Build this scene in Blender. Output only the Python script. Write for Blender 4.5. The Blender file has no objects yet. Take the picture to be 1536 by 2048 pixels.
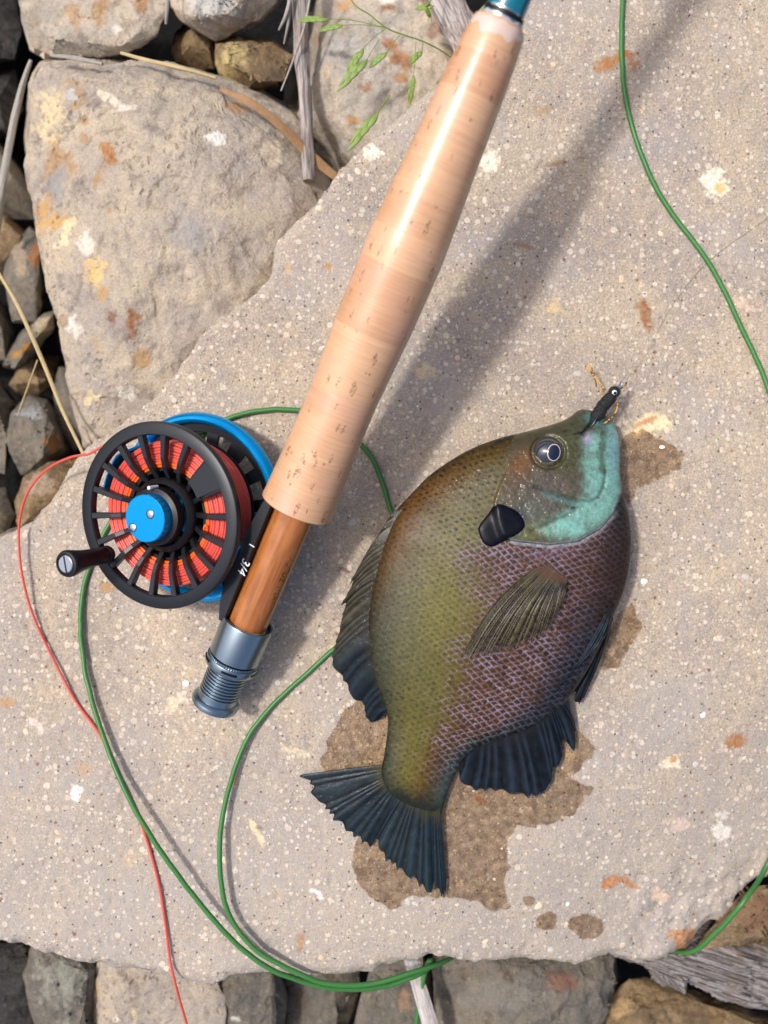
import bpy, bmesh, math, random
import numpy as np
from mathutils import Vector, kdtree

# ------------------------------------------------------------------ camera, world, sun, exposure
D = 360.0                      # camera height above the slab, mm
S = bpy.context.scene
S.view_settings.view_transform = 'Standard'
S.view_settings.look = 'None'
S.view_settings.exposure = 0.2
S.view_settings.gamma = 1.0
cam_d = bpy.data.cameras.new('camera')
cam = bpy.data.objects.new('camera', cam_d)
S.collection.objects.link(cam)
cam.location = (0, 0, D * .001)
cam.rotation_euler = (0, 0, 0)
cam_d.sensor_fit = 'VERTICAL'
cam_d.sensor_height = 24.0
cam_d.lens = 12.0 * D / 204.8
cam_d.clip_start = 0.005
cam_d.clip_end = 500
cam_d.dof.use_dof = True
cam_d.dof.focus_distance = 0.342
cam_d.dof.aperture_fstop = 4.8
S.camera = cam

SUN = Vector((-.50, .16, 1.0)).normalized()      # direction towards the sun
W = bpy.data.worlds.new('World'); S.world = W; W.use_nodes = True
wn = W.node_tree
sky = wn.nodes.new('ShaderNodeTexSky'); sky.sky_type = 'NISHITA'; sky.sun_disc = False
sky.sun_elevation = math.asin(SUN.z)
sky.sun_rotation = math.atan2(SUN.x, SUN.y)
sky.air_density = 0.8; sky.dust_density = 5.0; sky.ozone_density = 1.0
wn.links.new(sky.outputs[0], wn.nodes['Background'].inputs[0])
wn.nodes['Background'].inputs[1].default_value = 0.15
sl = bpy.data.lights.new('sun', 'SUN'); so = bpy.data.objects.new('sun', sl)
S.collection.objects.link(so)
sl.energy = 2.45; sl.angle = math.radians(4.5); sl.color = (1.0, .968, .945)
so.rotation_euler = (-SUN).to_track_quat('-Z', 'Y').to_euler()

# ------------------------------------------------------------------ helpers
rng = np.random.default_rng(7)
random.seed(7)
A = np.array

def unproj(px, py, z):
    k = .2 * (D - z) / D
    return (px - 768) * k, (1024 - py) * k

def P(px, py, z=0.0):
    x, y = unproj(px, py, z)
    return A([x, y, z], float)

def proj(x, y, z):
    k = .2 * (D - z) / D
    return x / k + 768, 1024 - y / k

def lin(c):
    c = np.asarray(c, float) / 255.0
    return np.where(c <= .04045, c / 12.92, ((c + .055) / 1.055) ** 2.4)

def L4(*c):
    return tuple(lin(c)) + (1.0,)

def sstep(a, b, x):
    t = np.clip((x - a) / (b - a), 0, 1)
    return t * t * (3 - 2 * t)

def _h(ix, iy, iz, seed):
    n = (ix.astype(np.int64) * 374761393 + iy.astype(np.int64) * 668265263 + iz.astype(np.int64) * 2147483647 + seed * 974634777) & 0xffffffff
    n = ((n ^ (n >> 13)) * 1274126177) & 0xffffffff
    n = ((n ^ (n >> 16)) * 2246822519) & 0xffffffff
    return ((n ^ (n >> 15)) & 0xffffff) / float(0xffffff)

def vnoise(x, y, seed=0):
    x = np.asarray(x, float); y = np.asarray(y, float)
    ix = np.floor(x); iy = np.floor(y); fx = x - ix; fy = y - iy
    ux = fx * fx * fx * (fx * (fx * 6 - 15) + 10); uy = fy * fy * fy * (fy * (fy * 6 - 15) + 10)
    z = np.zeros_like(ix)
    a = _h(ix, iy, z, seed); b = _h(ix + 1, iy, z, seed); c = _h(ix, iy + 1, z, seed); d = _h(ix + 1, iy + 1, z, seed)
    return (a + (b - a) * ux) * (1 - uy) + (c + (d - c) * ux) * uy

def fbm(x, y, seed=0, octv=4, gain=.5):
    s = 0; a = 1.0; t = 0
    c, sn = math.cos(.6), math.sin(.6)
    for i in range(octv):
        s = s + a * (vnoise(x, y, seed + i * 17) - .5); t += a
        x, y = (c * x - sn * y) * 2.03 + 5.1, (sn * x + c * y) * 2.03 + 1.7
        a *= gain
    return s / t * 2

def cr(pts, n=8, closed=False):
    """Catmull-Rom through pts, n samples per span."""
    p = np.asarray(pts, float)
    m = len(p); out = []
    for i in range(m if closed else m - 1):
        if closed:
            p0, p1, p2, p3 = p[(i - 1) % m], p[i], p[(i + 1) % m], p[(i + 2) % m]
        else:
            p0, p1, p2, p3 = p[max(i - 1, 0)], p[i], p[i + 1], p[min(i + 2, m - 1)]
        t = np.linspace(0, 1, n, endpoint=False)[:, None]
        out.append(.5 * ((2 * p1) + (-p0 + p2) * t + (2 * p0 - 5 * p1 + 4 * p2 - p3) * t ** 2 + (-p0 + 3 * p1 - 3 * p2 + p3) * t ** 3))
    if not closed:
        out.append(p[-1:])
    return np.concatenate(out)

def crs(pts, u):
    """Catmull-Rom sampled at (fractional) station numbers u."""
    p = np.asarray(pts, float); m = len(p)
    i = np.clip(np.floor(u).astype(int), 0, m - 2); t = (u - i)[:, None]
    g = lambda j: p[np.clip(j, 0, m - 1)]
    p0, p1, p2, p3 = g(i - 1), g(i), g(i + 1), g(i + 2)
    return .5 * ((2 * p1) + (-p0 + p2) * t + (2 * p0 - 5 * p1 + 4 * p2 - p3) * t ** 2 + (-p0 + 3 * p1 - 3 * p2 + p3) * t ** 3)

def seg_dist(x, y, poly, closed):
    best = np.full(x.shape, 1e9)
    m = len(poly)
    for i in range(m if closed else m - 1):
        ax, ay = poly[i]; bx, by = poly[(i + 1) % m]
        dx, dy = bx - ax, by - ay
        l2 = dx * dx + dy * dy + 1e-12
        t = np.clip(((x - ax) * dx + (y - ay) * dy) / l2, 0, 1)
        d = (x - ax - t * dx) ** 2 + (y - ay - t * dy) ** 2
        np.minimum(best, d, out=best)
    return np.sqrt(best)

def inside(x, y, poly):
    r = np.zeros(x.shape, bool); m = len(poly)
    for i in range(m):
        ax, ay = poly[i]; bx, by = poly[(i + 1) % m]
        if ay == by:
            continue
        c = ((ay > y) != (by > y)) & (x < (bx - ax) * (y - ay) / (by - ay) + ax)
        r ^= c
    return r

def sdist(x, y, poly):
    d = seg_dist(x, y, poly, True)
    return np.where(inside(x, y, poly), d, -d)

ORG = {}                       # object -> world origin of its root, mm

def mk(name, v, f, mat=None, parent=None, col=None, smooth=True, origin=None, attrs=None):
    """one mesh object; v in world mm, f list of faces or (n,4)/(n,3) array"""
    v = np.asarray(v, float)
    if parent is not None:
        o = ORG[parent.name]
    else:
        o = np.zeros(3) if origin is None else np.asarray(origin, float)
        if origin is None and len(v):
            o = A([v[:, 0].mean(), v[:, 1].mean(), v[:, 2].min()])
    vv = (v - o) * .001
    me = bpy.data.meshes.new(name)
    if isinstance(f, np.ndarray):
        n, k = f.shape
        me.vertices.add(len(vv)); me.vertices.foreach_set('co', vv.astype(np.float32).ravel())
        me.loops.add(n * k); me.loops.foreach_set('vertex_index', f.astype(np.int32).ravel())
        me.polygons.add(n)
        me.polygons.foreach_set('loop_start', np.arange(0, n * k, k, dtype=np.int32))
        try:
            me.polygons.foreach_set('loop_total', np.full(n, k, dtype=np.int32))
        except Exception:
            pass
        me.update(calc_edges=True)
    else:
        me.from_pydata([tuple(p) for p in vv], [], [tuple(int(i) for i in q) for q in f])
    me.polygons.foreach_set('use_smooth', np.full(len(me.polygons), smooth))
    if smooth and not isinstance(f, np.ndarray):
        me.set_sharp_from_angle(angle=math.radians(32))
    if col is not None:
        c = np.ones((len(v), 4), np.float32); c[:, :col.shape[1]] = col
        a = me.color_attributes.new('tint', 'FLOAT_COLOR', 'POINT')
        a.data.foreach_set('color', c.ravel())
    for k2, val in (attrs or {}).items():
        a = me.attributes.new(k2, 'FLOAT', 'POINT'); a.data.foreach_set('value', np.asarray(val, np.float32))
    me.update()
    ob = bpy.data.objects.new(name, me)
    S.collection.objects.link(ob)
    if mat:
        me.materials.append(mat)
    if parent is not None:
        ob.parent = parent
    else:
        ob.location = tuple(o * .001)
    ORG[ob.name] = o
    return ob

def thing(name, loc, label, cat, group=None):
    o = bpy.data.objects.new(name, None); S.collection.objects.link(o)
    o.empty_display_size = .01
    o.location = tuple(np.asarray(loc, float) * .001); ORG[o.name] = np.asarray(loc, float)
    tag(o, label, cat, group)
    return o

def tag(o, label, cat, group=None):
    o['label'] = label; o['category'] = cat
    if group: o['group'] = group
    return o

def gridfaces(n, m, wrap_m=False, off=0):
    i = np.arange(n - 1)[:, None]; j = np.arange(m if wrap_m else m - 1)[None, :]
    j2 = (j + 1) % m
    a = i * m + j; b = i * m + j2; c = (i + 1) * m + j2; d = (i + 1) * m + j
    return np.stack([a + 0 * b, b, c, d], -1).reshape(-1, 4) + off

def tube(path, rad, seg=10, cap=True, ell=None):
    """tube round a 3-D path (mm); rad scalar or per point; returns v, f"""
    p = np.asarray(path, float); n = len(p)
    r = np.broadcast_to(np.asarray(rad, float), (n,))
    t = np.gradient(p, axis=0); t /= np.linalg.norm(t, axis=1)[:, None] + 1e-9
    up = A([0, 0, 1.0]) if abs(t[0, 2]) < .9 else A([1.0, 0, 0])
    v = []
    nrm = up - t[0] * up.dot(t[0]); nrm /= np.linalg.norm(nrm)
    for i in range(n):
        nrm = nrm - t[i] * nrm.dot(t[i]); nrm /= np.linalg.norm(nrm) + 1e-9
        b = np.cross(t[i], nrm)
        a = np.arange(seg) * 2 * math.pi / seg
        ea, eb = (1, 1) if ell is None else ell
        v.append(p[i] + r[i] * (np.cos(a)[:, None] * nrm * ea + np.sin(a)[:, None] * b * eb))
    v = np.concatenate(v)
    f = [tuple(q) for q in gridfaces(n, seg, True)]
    if cap:
        f.append(tuple(range(seg))[::-1]); f.append(tuple(range((n - 1) * seg, n * seg)))
    return v, f

def join(parts):
    V = []; F = []; o = 0
    for v, f in parts:
        V.append(np.asarray(v, float)); F += [tuple(int(i) + o for i in q) for q in f]; o += len(v)
    return np.concatenate(V), F

# ------------------------------------------------------------------ materials
def NT(name):
    m = bpy.data.materials.new(name); m.use_nodes = True
    nt = m.node_tree; b = nt.nodes['Principled BSDF']
    return m, nt, b

def nd(nt, typ, ins=None, **props):
    n = nt.nodes.new(typ)
    for k, v in props.items():
        setattr(n, k, v)
    for k, v in (ins or {}).items():
        s = n.inputs[k]
        if hasattr(v, 'is_linked') or isinstance(v, bpy.types.NodeSocket):
            nt.links.new(v, s)
        else:
            s.default_value = v
    return n

def mth(nt, op, a, b=0.0, c=0.0, clamp=False):
    return nd(nt, 'ShaderNodeMath', {0: a, 1: b, 2: c}, operation=op, use_clamp=clamp).outputs[0]

def mixc(nt, fac, a, b, blend='MIX'):
    n = nd(nt, 'ShaderNodeMix', data_type='RGBA', blend_type=blend)
    for idx, v in ((0, fac), (6, a), (7, b)):
        if isinstance(v, bpy.types.NodeSocket): nt.links.new(v, n.inputs[idx])
        else: n.inputs[idx].default_value = v
    return n.outputs[2]

def ramp(nt, fac, lo, hi):
    return nd(nt, 'ShaderNodeMapRange', {'Value': fac, 'From Min': lo, 'From Max': hi}, interpolation_type='SMOOTHSTEP').outputs[0]

def mmcoord(nt):
    tc = nd(nt, 'ShaderNodeTexCoord')
    return nd(nt, 'ShaderNodeVectorMath', {0: tc.outputs['Object'], 1: (1000, 1000, 1000)}, operation='MULTIPLY').outputs[0]

def noise(nt, vec, scale, detail=3, rough=.5):
    return nd(nt, 'ShaderNodeTexNoise', {'Vector': vec, 'Scale': scale, 'Detail': detail, 'Roughness': rough})

def warp(nt, vec, scale, amt):
    n = noise(nt, vec, scale, 2)
    s = nd(nt, 'ShaderNodeVectorMath', {0: n.outputs['Color'], 1: (.5, .5, .5)}, operation='SUBTRACT').outputs[0]
    s = nd(nt, 'ShaderNodeVectorMath', {0: s, 1: (amt, amt, amt)}, operation='MULTIPLY').outputs[0]
    return nd(nt, 'ShaderNodeVectorMath', {0: vec, 1: s}, operation='ADD').outputs[0]

def spots(nt, vec, size, keep, r0, r1, dim='3D'):
    """irregular spots: mask, random colour; cells of `size` mm, share `keep` filled"""
    v = nd(nt, 'ShaderNodeTexVoronoi', {'Vector': vec, 'Scale': 1.0 / size, 'Randomness': 1.0}, voronoi_dimensions=dim)
    sp = nd(nt, 'ShaderNodeSeparateColor', {0: v.outputs['Color']})
    rr = mth(nt, 'MULTIPLY_ADD', sp.outputs[1], r1 - r0, r0)
    d = mth(nt, 'SUBTRACT', rr, v.outputs['Distance'])
    m = ramp(nt, d, 0.0, .07)
    on = mth(nt, 'LESS_THAN', sp.outputs[0], keep)
    return mth(nt, 'MULTIPLY', m, on), sp.outputs[2]

def stone(name, base_a, base_b, peb=(235, 222, 200), peb_amt=1.0, pits=1.0, rough=.85, grain=1.0, soft=False, dark=None, slab=False):
    m, nt, b = NT(name)
    co = mmcoord(nt)
    w = warp(nt, co, .8, .9)
    big = noise(nt, co, .035, 3).outputs[0]
    mid = noise(nt, co, .16, 4, .6).outputs[0]
    fine = noise(nt, co, 1.1, 3, .65).outputs[0]
    c = mixc(nt, ramp(nt, mth(nt, 'ADD', mth(nt, 'MULTIPLY', big, .6), mth(nt, 'MULTIPLY', mid, .4)), .36, .64), base_a, base_b)
    if dark is not None:
        dk = noise(nt, co, .085, 5, .62).outputs[0]
        c = mixc(nt, mth(nt, 'MULTIPLY', ramp(nt, dk, .52, .72), .85), c, dark)
    g = mth(nt, 'MULTIPLY_ADD', fine, .9 * grain, 1 - .45 * grain)
    c = mixc(nt, 1.0, c, nd(nt, 'ShaderNodeCombineColor', {0: g, 1: g, 2: g}).outputs[0], 'MULTIPLY')
    hgt = mth(nt, 'MULTIPLY', fine, .35)
    white = L4(*peb)
    dim = '2D' if slab else '3D'
    if slab:
        pk = noise(nt, co, .022, 2).outputs[0]
        c = mixc(nt, mth(nt, 'MULTIPLY', ramp(nt, pk, .48, .68), .5), c, L4(160, 154, 150))
        sy = nd(nt, 'ShaderNodeSeparateXYZ', {0: co}).outputs[1]
        gy = ramp(nt, mth(nt, 'ADD', sy, mth(nt, 'MULTIPLY', big, 160)), 40, -80)
        c = mixc(nt, mth(nt, 'MULTIPLY', gy, .55), c, L4(166, 158, 150))
        yl = noise(nt, w, .33, 3).outputs[0]
        c = mixc(nt, mth(nt, 'MULTIPLY', ramp(nt, yl, .53, .7), .35), c, L4(190, 164, 128))
    for size, keep, r0, r1, am in ((1.2, .6, .14, .38, .5), (2.3, .6, .14, .42, .6), (4.2, .36, .12, .36, .56)):
        mk_, rnd = spots(nt, w, size, keep, r0, r1, dim)
        shade = mixc(nt, ramp(nt, rnd, .1, .9), (L4(168, 152, 136) if slab else L4(peb[0] - 34, peb[1] - 42, peb[2] - 50)), white)
        c = mixc(nt, mth(nt, 'MULTIPLY', mk_, am * peb_amt), c, shade)
        hgt = mth(nt, 'ADD', hgt, mth(nt, 'MULTIPLY', mk_, .16 * peb_amt))
    w2 = warp(nt, co, 1.7, .8)
    mk_, rnd = spots(nt, w2, 2.9, .22, .03, .17, dim)
    c = mixc(nt, mth(nt, 'MULTIPLY', mk_, .75 * pits), c, L4(62, 52, 46))
    hgt = mth(nt, 'SUBTRACT', hgt, mth(nt, 'MULTIPLY', mk_, .5 * pits))
    mk_, rnd = spots(nt, w2, 7.5, .24, .03, .13, dim)
    c = mixc(nt, mth(nt, 'MULTIPLY', mk_, .8), c, L4(120, 82, 50))
    # own stains and inclusions of the stone
    at = nd(nt, 'ShaderNodeAttribute', attribute_name='tint')
    am = mth(nt, 'MULTIPLY', at.outputs['Alpha'], mth(nt, 'MULTIPLY_ADD', noise(nt, co, .55, 5, .7).outputs[0], 2.6, -.35), clamp=True)
    c = mixc(nt, am, c, at.outputs['Color'])
    wet = nd(nt, 'ShaderNodeAttribute', attribute_name='wet').outputs['Fac']
    wn_ = ramp(nt, mth(nt, 'ADD', wet, mth(nt, 'MULTIPLY', mth(nt, 'SUBTRACT', mid, .5), .5)), .3, .7)
    c = mixc(nt, wn_, c, mixc(nt, 1.0, c, mixc(nt, ramp(nt, noise(nt, co, .28, 5, .65).outputs[0], .38, .66), L4(214, 196, 172), L4(166, 148, 130)), 'MULTIPLY'))
    nt.links.new(c, b.inputs['Base Color'])
    ro = mth(nt, 'SUBTRACT', rough, mth(nt, 'MULTIPLY', wn_, rough - .14))
    nt.links.new(ro, b.inputs['Roughness'])
    b.inputs['Specular IOR Level'].default_value = .35
    bp = nd(nt, 'ShaderNodeBump', {'Height': hgt, 'Strength': .9, 'Distance': .0009})
    if not slab:
        rk = noise(nt, co, .22, 9, .68).outputs[0]
        cv = nd(nt, 'ShaderNodeTexVoronoi', {'Vector': warp(nt, co, .2, 4.0), 'Scale': .13}, feature='DISTANCE_TO_EDGE').outputs['Distance']
        rk = mth(nt, 'ADD', rk, mth(nt, 'MULTIPLY', ramp(nt, cv, 0, .10), .025))
        bp2 = nd(nt, 'ShaderNodeBump', {'Height': rk, 'Strength': .7, 'Distance': .004})
        nt.links.new(bp2.outputs[0], bp.inputs['Normal'])
    nt.links.new(bp.outputs[0], b.inputs['Normal'])
    return m

def simple(name, col, rough=.5, metal=0.0, coat=0.0, bump=None, spec=.5, var=0.0, vscale=.6, aniso=0.0):
    m, nt, b = NT(name)
    col = tuple(col)[:3] + (1.0,)
    b.inputs['Base Color'].default_value = col
    b.inputs['Roughness'].default_value = rough
    b.inputs['Metallic'].default_value = metal
    b.inputs['Coat Weight'].default_value = coat
    b.inputs['Coat Roughness'].default_value = .08
    b.inputs['Specular IOR Level'].default_value = spec
    co = mmcoord(nt)
    n = noise(nt, co, vscale, 4, .6).outputs[0]
    if var:
        g = mth(nt, 'MULTIPLY_ADD', n, 2 * var, 1 - var)
        nt.links.new(mixc(nt, 1.0, tuple(col), nd(nt, 'ShaderNodeCombineColor', {0: g, 1: g, 2: g}).outputs[0], 'MULTIPLY'), b.inputs['Base Color'])
    rr = mth(nt, 'MULTIPLY_ADD', n, .03 if metal else .16, rough - (.015 if metal else .08))
    nt.links.new(rr, b.inputs['Roughness'])
    if bump:
        bp = nd(nt, 'ShaderNodeBump', {'Height': n, 'Strength': bump, 'Distance': .0004})
        nt.links.new(bp.outputs[0], b.inputs['Normal'])
    return m

def tinted(name, rough=.35, coat=.4, spec=.5, bump=.15, bscale=2.0, alpha=False, wetmask=False):
    m, nt, b = NT(name)
    at = nd(nt, 'ShaderNodeAttribute', attribute_name='tint')
    co = mmcoord(nt)
    n = noise(nt, co, bscale, 4, .6).outputs[0]
    g = mth(nt, 'MULTIPLY_ADD', n, .5, .75)
    nt.links.new(mixc(nt, 1.0, at.outputs['Color'], nd(nt, 'ShaderNodeCombineColor', {0: g, 1: g, 2: g}).outputs[0], 'MULTIPLY'), b.inputs['Base Color'])
    n2 = noise(nt, co, .12, 3).outputs[0]
    nt.links.new(mth(nt, 'MULTIPLY_ADD', n2, .35, rough - .17), b.inputs['Roughness'])
    b.inputs['Coat Weight'].default_value = coat; b.inputs['Coat Roughness'].default_value = .12
    b.inputs['Specular IOR Level'].default_value = spec
    if alpha: nt.links.new(at.outputs['Alpha'], b.inputs['Alpha'])
    if wetmask: nt.links.new(mth(nt, 'MULTIPLY', at.outputs['Alpha'], coat), b.inputs['Coat Weight'])
    bp = nd(nt, 'ShaderNodeBump', {'Height': n, 'Strength': bump, 'Distance': .0005})
    nt.links.new(bp.outputs[0], b.inputs['Normal'])
    if coat:
        cn = nd(nt, 'ShaderNodeBump', {'Height': noise(nt, co, .42, 4, .55).outputs[0], 'Strength': .42, 'Distance': .0018})
        nt.links.new(cn.outputs[0], b.inputs['Coat Normal'])
    return m

def woodgrey(name, ca, cb, along=(1, 0), stretch=.06, dist=.0008):
    """weathered wood: grain along a direction in the object's xy plane"""
    m, nt, b = NT(name)
    co = mmcoord(nt)
    ang = math.atan2(along[1], along[0])
    mp = nd(nt, 'ShaderNodeMapping', {'Vector': co, 'Rotation': (0, 0, -ang)}, vector_type='POINT')
    mp2 = nd(nt, 'ShaderNodeVectorMath', {0: mp.outputs[0], 1: (stretch, 1, 1)}, operation='MULTIPLY').outputs[0]
    w = warp(nt, mp2, .25, 1.6)
    n1 = noise(nt, w, .9, 5, .65).outputs[0]
    n2 = noise(nt, co, .1, 3).outputs[0]
    c = mixc(nt, ramp(nt, n1, .36, .62), ca, cb)
    c = mixc(nt, mth(nt, 'MULTIPLY', ramp(nt, n2, .5, .75), .5), c, L4(120, 96, 74))
    nt.links.new(c, b.inputs['Base Color'])
    b.inputs['Roughness'].default_value = .8
    bp = nd(nt, 'ShaderNodeBump', {'Height': n1, 'Strength': .8, 'Distance': dist})
    nt.links.new(bp.outputs[0], b.inputs['Normal'])
    return m

M_slab = stone('pebbly_limestone', L4(150, 139, 129), L4(172, 157, 137), peb=(222, 208, 188), pits=1.0, slab=True, grain=1.9)
M_boulder = stone('tan_boulder_stone', L4(164, 153, 142), L4(192, 176, 152), peb=(214, 202, 180), peb_amt=.35, pits=.5, dark=L4(134, 122, 112))
M_pale = stone('pale_rock_stone', L4(170, 163, 152), L4(194, 178, 156), peb=(218, 206, 186), peb_amt=.4, pits=.5, dark=L4(140, 122, 100))
M_grey = stone('grey_rock_stone', L4(100, 97, 90), L4(132, 121, 104), peb=(190, 176, 150), peb_amt=.35, pits=.6, dark=L4(92, 80, 66))
M_ochre = stone('ochre_rock_stone', L4(116, 94, 66), L4(152, 130, 98), peb=(205, 180, 140), peb_amt=.3, pits=.6, dark=L4(92, 70, 46))
M_black = stone('wet_and_gap_shade_stone', L4(40, 40, 40), L4(66, 62, 56), peb=(130, 130, 126), peb_amt=.25, pits=.4, rough=.35, dark=L4(24, 24, 24))  # black wet rock, and gap rocks with the shade put into their colour
M_dirt = stone('gap_shade_soil', L4(44, 39, 34), L4(62, 54, 45), peb=(96, 86, 72), peb_amt=.5, pits=1.0, rough=.95, dark=L4(24, 22, 20))  # soil coloured extra dark so the gaps between rocks look shaded

# ------------------------------------------------------------------ setting: ground
n = 60
gx = np.concatenate([[-100000, -20000, -4000, -1200], np.linspace(-420, 420, n), [1200, 4000, 20000, 100000]])
GX, GY = np.meshgrid(gx, gx, indexing='ij')
near = (np.abs(GX) < 500) & (np.abs(GY) < 500)
GZ = -165 + np.where(near, 9 * fbm(GX / 40, GY / 40, 3, 4), 0)
ground = mk('ground', np.stack([GX, GY, GZ], -1).reshape(-1, 3), gridfaces(len(gx), len(gx))[:, ::-1], M_dirt, origin=(0, 0, 0))
ground['kind'] = 'structure'

# ------------------------------------------------------------------ stones from an outline
def spot_tint(X, Y, spl):
    """own inclusions/stains: px, py, rx, ry, angle, colour, strength"""
    c = np.zeros((X.size, 4)); c = c.reshape(X.shape + (4,))
    nz1 = fbm(X / 26, Y / 26, 91, 3); nz2 = fbm(X / 9, Y / 9, 95, 3)
    for (px, py, rx, ry, ang, col, al) in spl:
        m = (np.abs(X - px) < 2.2 * max(rx, ry)) & (np.abs(Y - py) < 2.2 * max(rx, ry))
        if not m.any(): continue
        a = math.radians(ang); dx = X[m] - px; dy = Y[m] - py
        u = (dx * math.cos(a) + dy * math.sin(a)) / rx; v = (-dx * math.sin(a) + dy * math.cos(a)) / ry
        d = np.sqrt(u * u + v * v) + .7 * nz1[m] + .6 * nz2[m]
        k = 1 - sstep(.6, 1.12, d)
        lc = lin(col); old = c[m]
        aa = k * al * (.72 if min(col) > 200 else .85)
        out = old.copy()
        tot = aa + old[:, 3] * (1 - aa)
        w = np.where(tot > 1e-6, aa / np.maximum(tot, 1e-6), 0)[:, None]
        out[:, :3] = old[:, :3] * (1 - w) + lc * w
        out[:, 3] = tot
        c[m] = out
    return c

def lump(name, outline, ztop, depth, mat, seed, step=1.0, er=8.0, rough=2.2, facets=4, fs=(.25, .75), tilt=(0, 0), spl=(), wall=3.0,
         zfun=None, warp_amt=2.0, ridge=None, label=None, cat='rock', group=None, parent=None, smooth_out=5, cuts=(), angular=False):
    r = np.random.default_rng(seed)
    pts = A([P(x, y, ztop)[:2] for x, y in outline])
    poly = cr(pts, smooth_out, True)
    m = depth / wall + 2
    x0, y0 = poly.min(0) - m; x1, y1 = poly.max(0) + m
    xs = np.arange(x0, x1 + step, step); ys = np.arange(y0, y1 + step, step)
    X, Y = np.meshgrid(xs, ys, indexing='ij')
    wx = X + warp_amt * fbm(X / 9, Y / 9, seed + 1, 4, .6); wy = Y + warp_amt * fbm(X / 9, Y / 9, seed + 2, 4, .6)
    sd = sdist(wx, wy, poly)
    cx, cy = poly.mean(0); size = max(x1 - x0, y1 - y0) - 2 * m
    Z = np.full(X.shape, float(ztop)) + tilt[0] * (X - cx) + tilt[1] * (Y - cy)
    if zfun is not None: Z = zfun(X, Y)
    for k in range(facets):
        th = r.uniform(0, 2 * math.pi); sl_ = r.uniform(*fs); off = r.uniform(.05, .38) * size
        pl = ztop + 1 - sl_ * ((X - cx) * math.cos(th) + (Y - cy) * math.sin(th) - off * .5)
        pl = pl + 1.5 * fbm(X / 14, Y / 14, seed + 30 + k, 3)
        Z = np.minimum(Z, pl)
    for (px, py, th, sl_) in cuts:          # a facet through a given point, falling away in direction th
        qx, qy = unproj(px, py, ztop); th = math.radians(th)
        pl = ztop - sl_ * ((X - qx) * math.cos(th) + (Y - qy) * math.sin(th)) + 1.2 * fbm(X / 12, Y / 12, seed + 50, 3)
        Z = np.minimum(Z, pl)
    if angular:
        q = pts[::1]; cc = q.mean(0)
        hull = []
        for i in range(len(q)):
            a_, b_ = q[i], q[(i + 1) % len(q)]
            if np.hypot(*(b_ - a_)) < size * .12: continue
            nrm_ = A([-(b_ - a_)[1], (b_ - a_)[0]]); nrm_ /= np.linalg.norm(nrm_)
            if nrm_.dot(cc - a_) < 0: nrm_ = -nrm_
            sl_ = r.uniform(.25, 1.1); dr_ = r.uniform(.2, .5) * size * sl_ * .8
            dist = (wx - a_[0]) * nrm_[0] + (wy - a_[1]) * nrm_[1]
            Z = np.minimum(Z, ztop - dr_ + sl_ * dist)
    e = np.clip(sd / er, 0, 1)
    Z = Z - er * .8 * (1 - np.sqrt(np.maximum(1 - (1 - e) ** 2, 0)))
    Z = Z - np.maximum(-sd, 0) * wall
    rdg = 1 - np.abs(fbm(X / 11, Y / 11, seed + 9, 4, .6)) * 2.2
    Z = Z + rough * (.8 * fbm(X / 16, Y / 16, seed + 5, 5, .6) + .5 * rdg + .28 * fbm(X / 3.2, Y / 3.2, seed + 13, 3, .7))
    if ridge is not None: Z = Z + ridge(X, Y)
    keep = (sd > -m) & (Z > ztop - depth * 1.25)
    Z = np.maximum(Z, ztop - depth)
    f = gridfaces(*X.shape)
    kf = keep.ravel()[f].all(1)
    f = f[kf][:, ::-1]
    used = np.zeros(X.size, bool); used[f.ravel()] = True
    idx = np.cumsum(used) - 1
    v = np.stack([X, Y, Z], -1).reshape(-1, 3)[used]
    px, py = proj(v[:, 0], v[:, 1], v[:, 2])
    col = spot_tint(px, py, spl)
    ob = mk(name, v, idx[f], mat, parent, col=col)
    if label: tag(ob, label, cat, group)
    return ob


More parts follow.
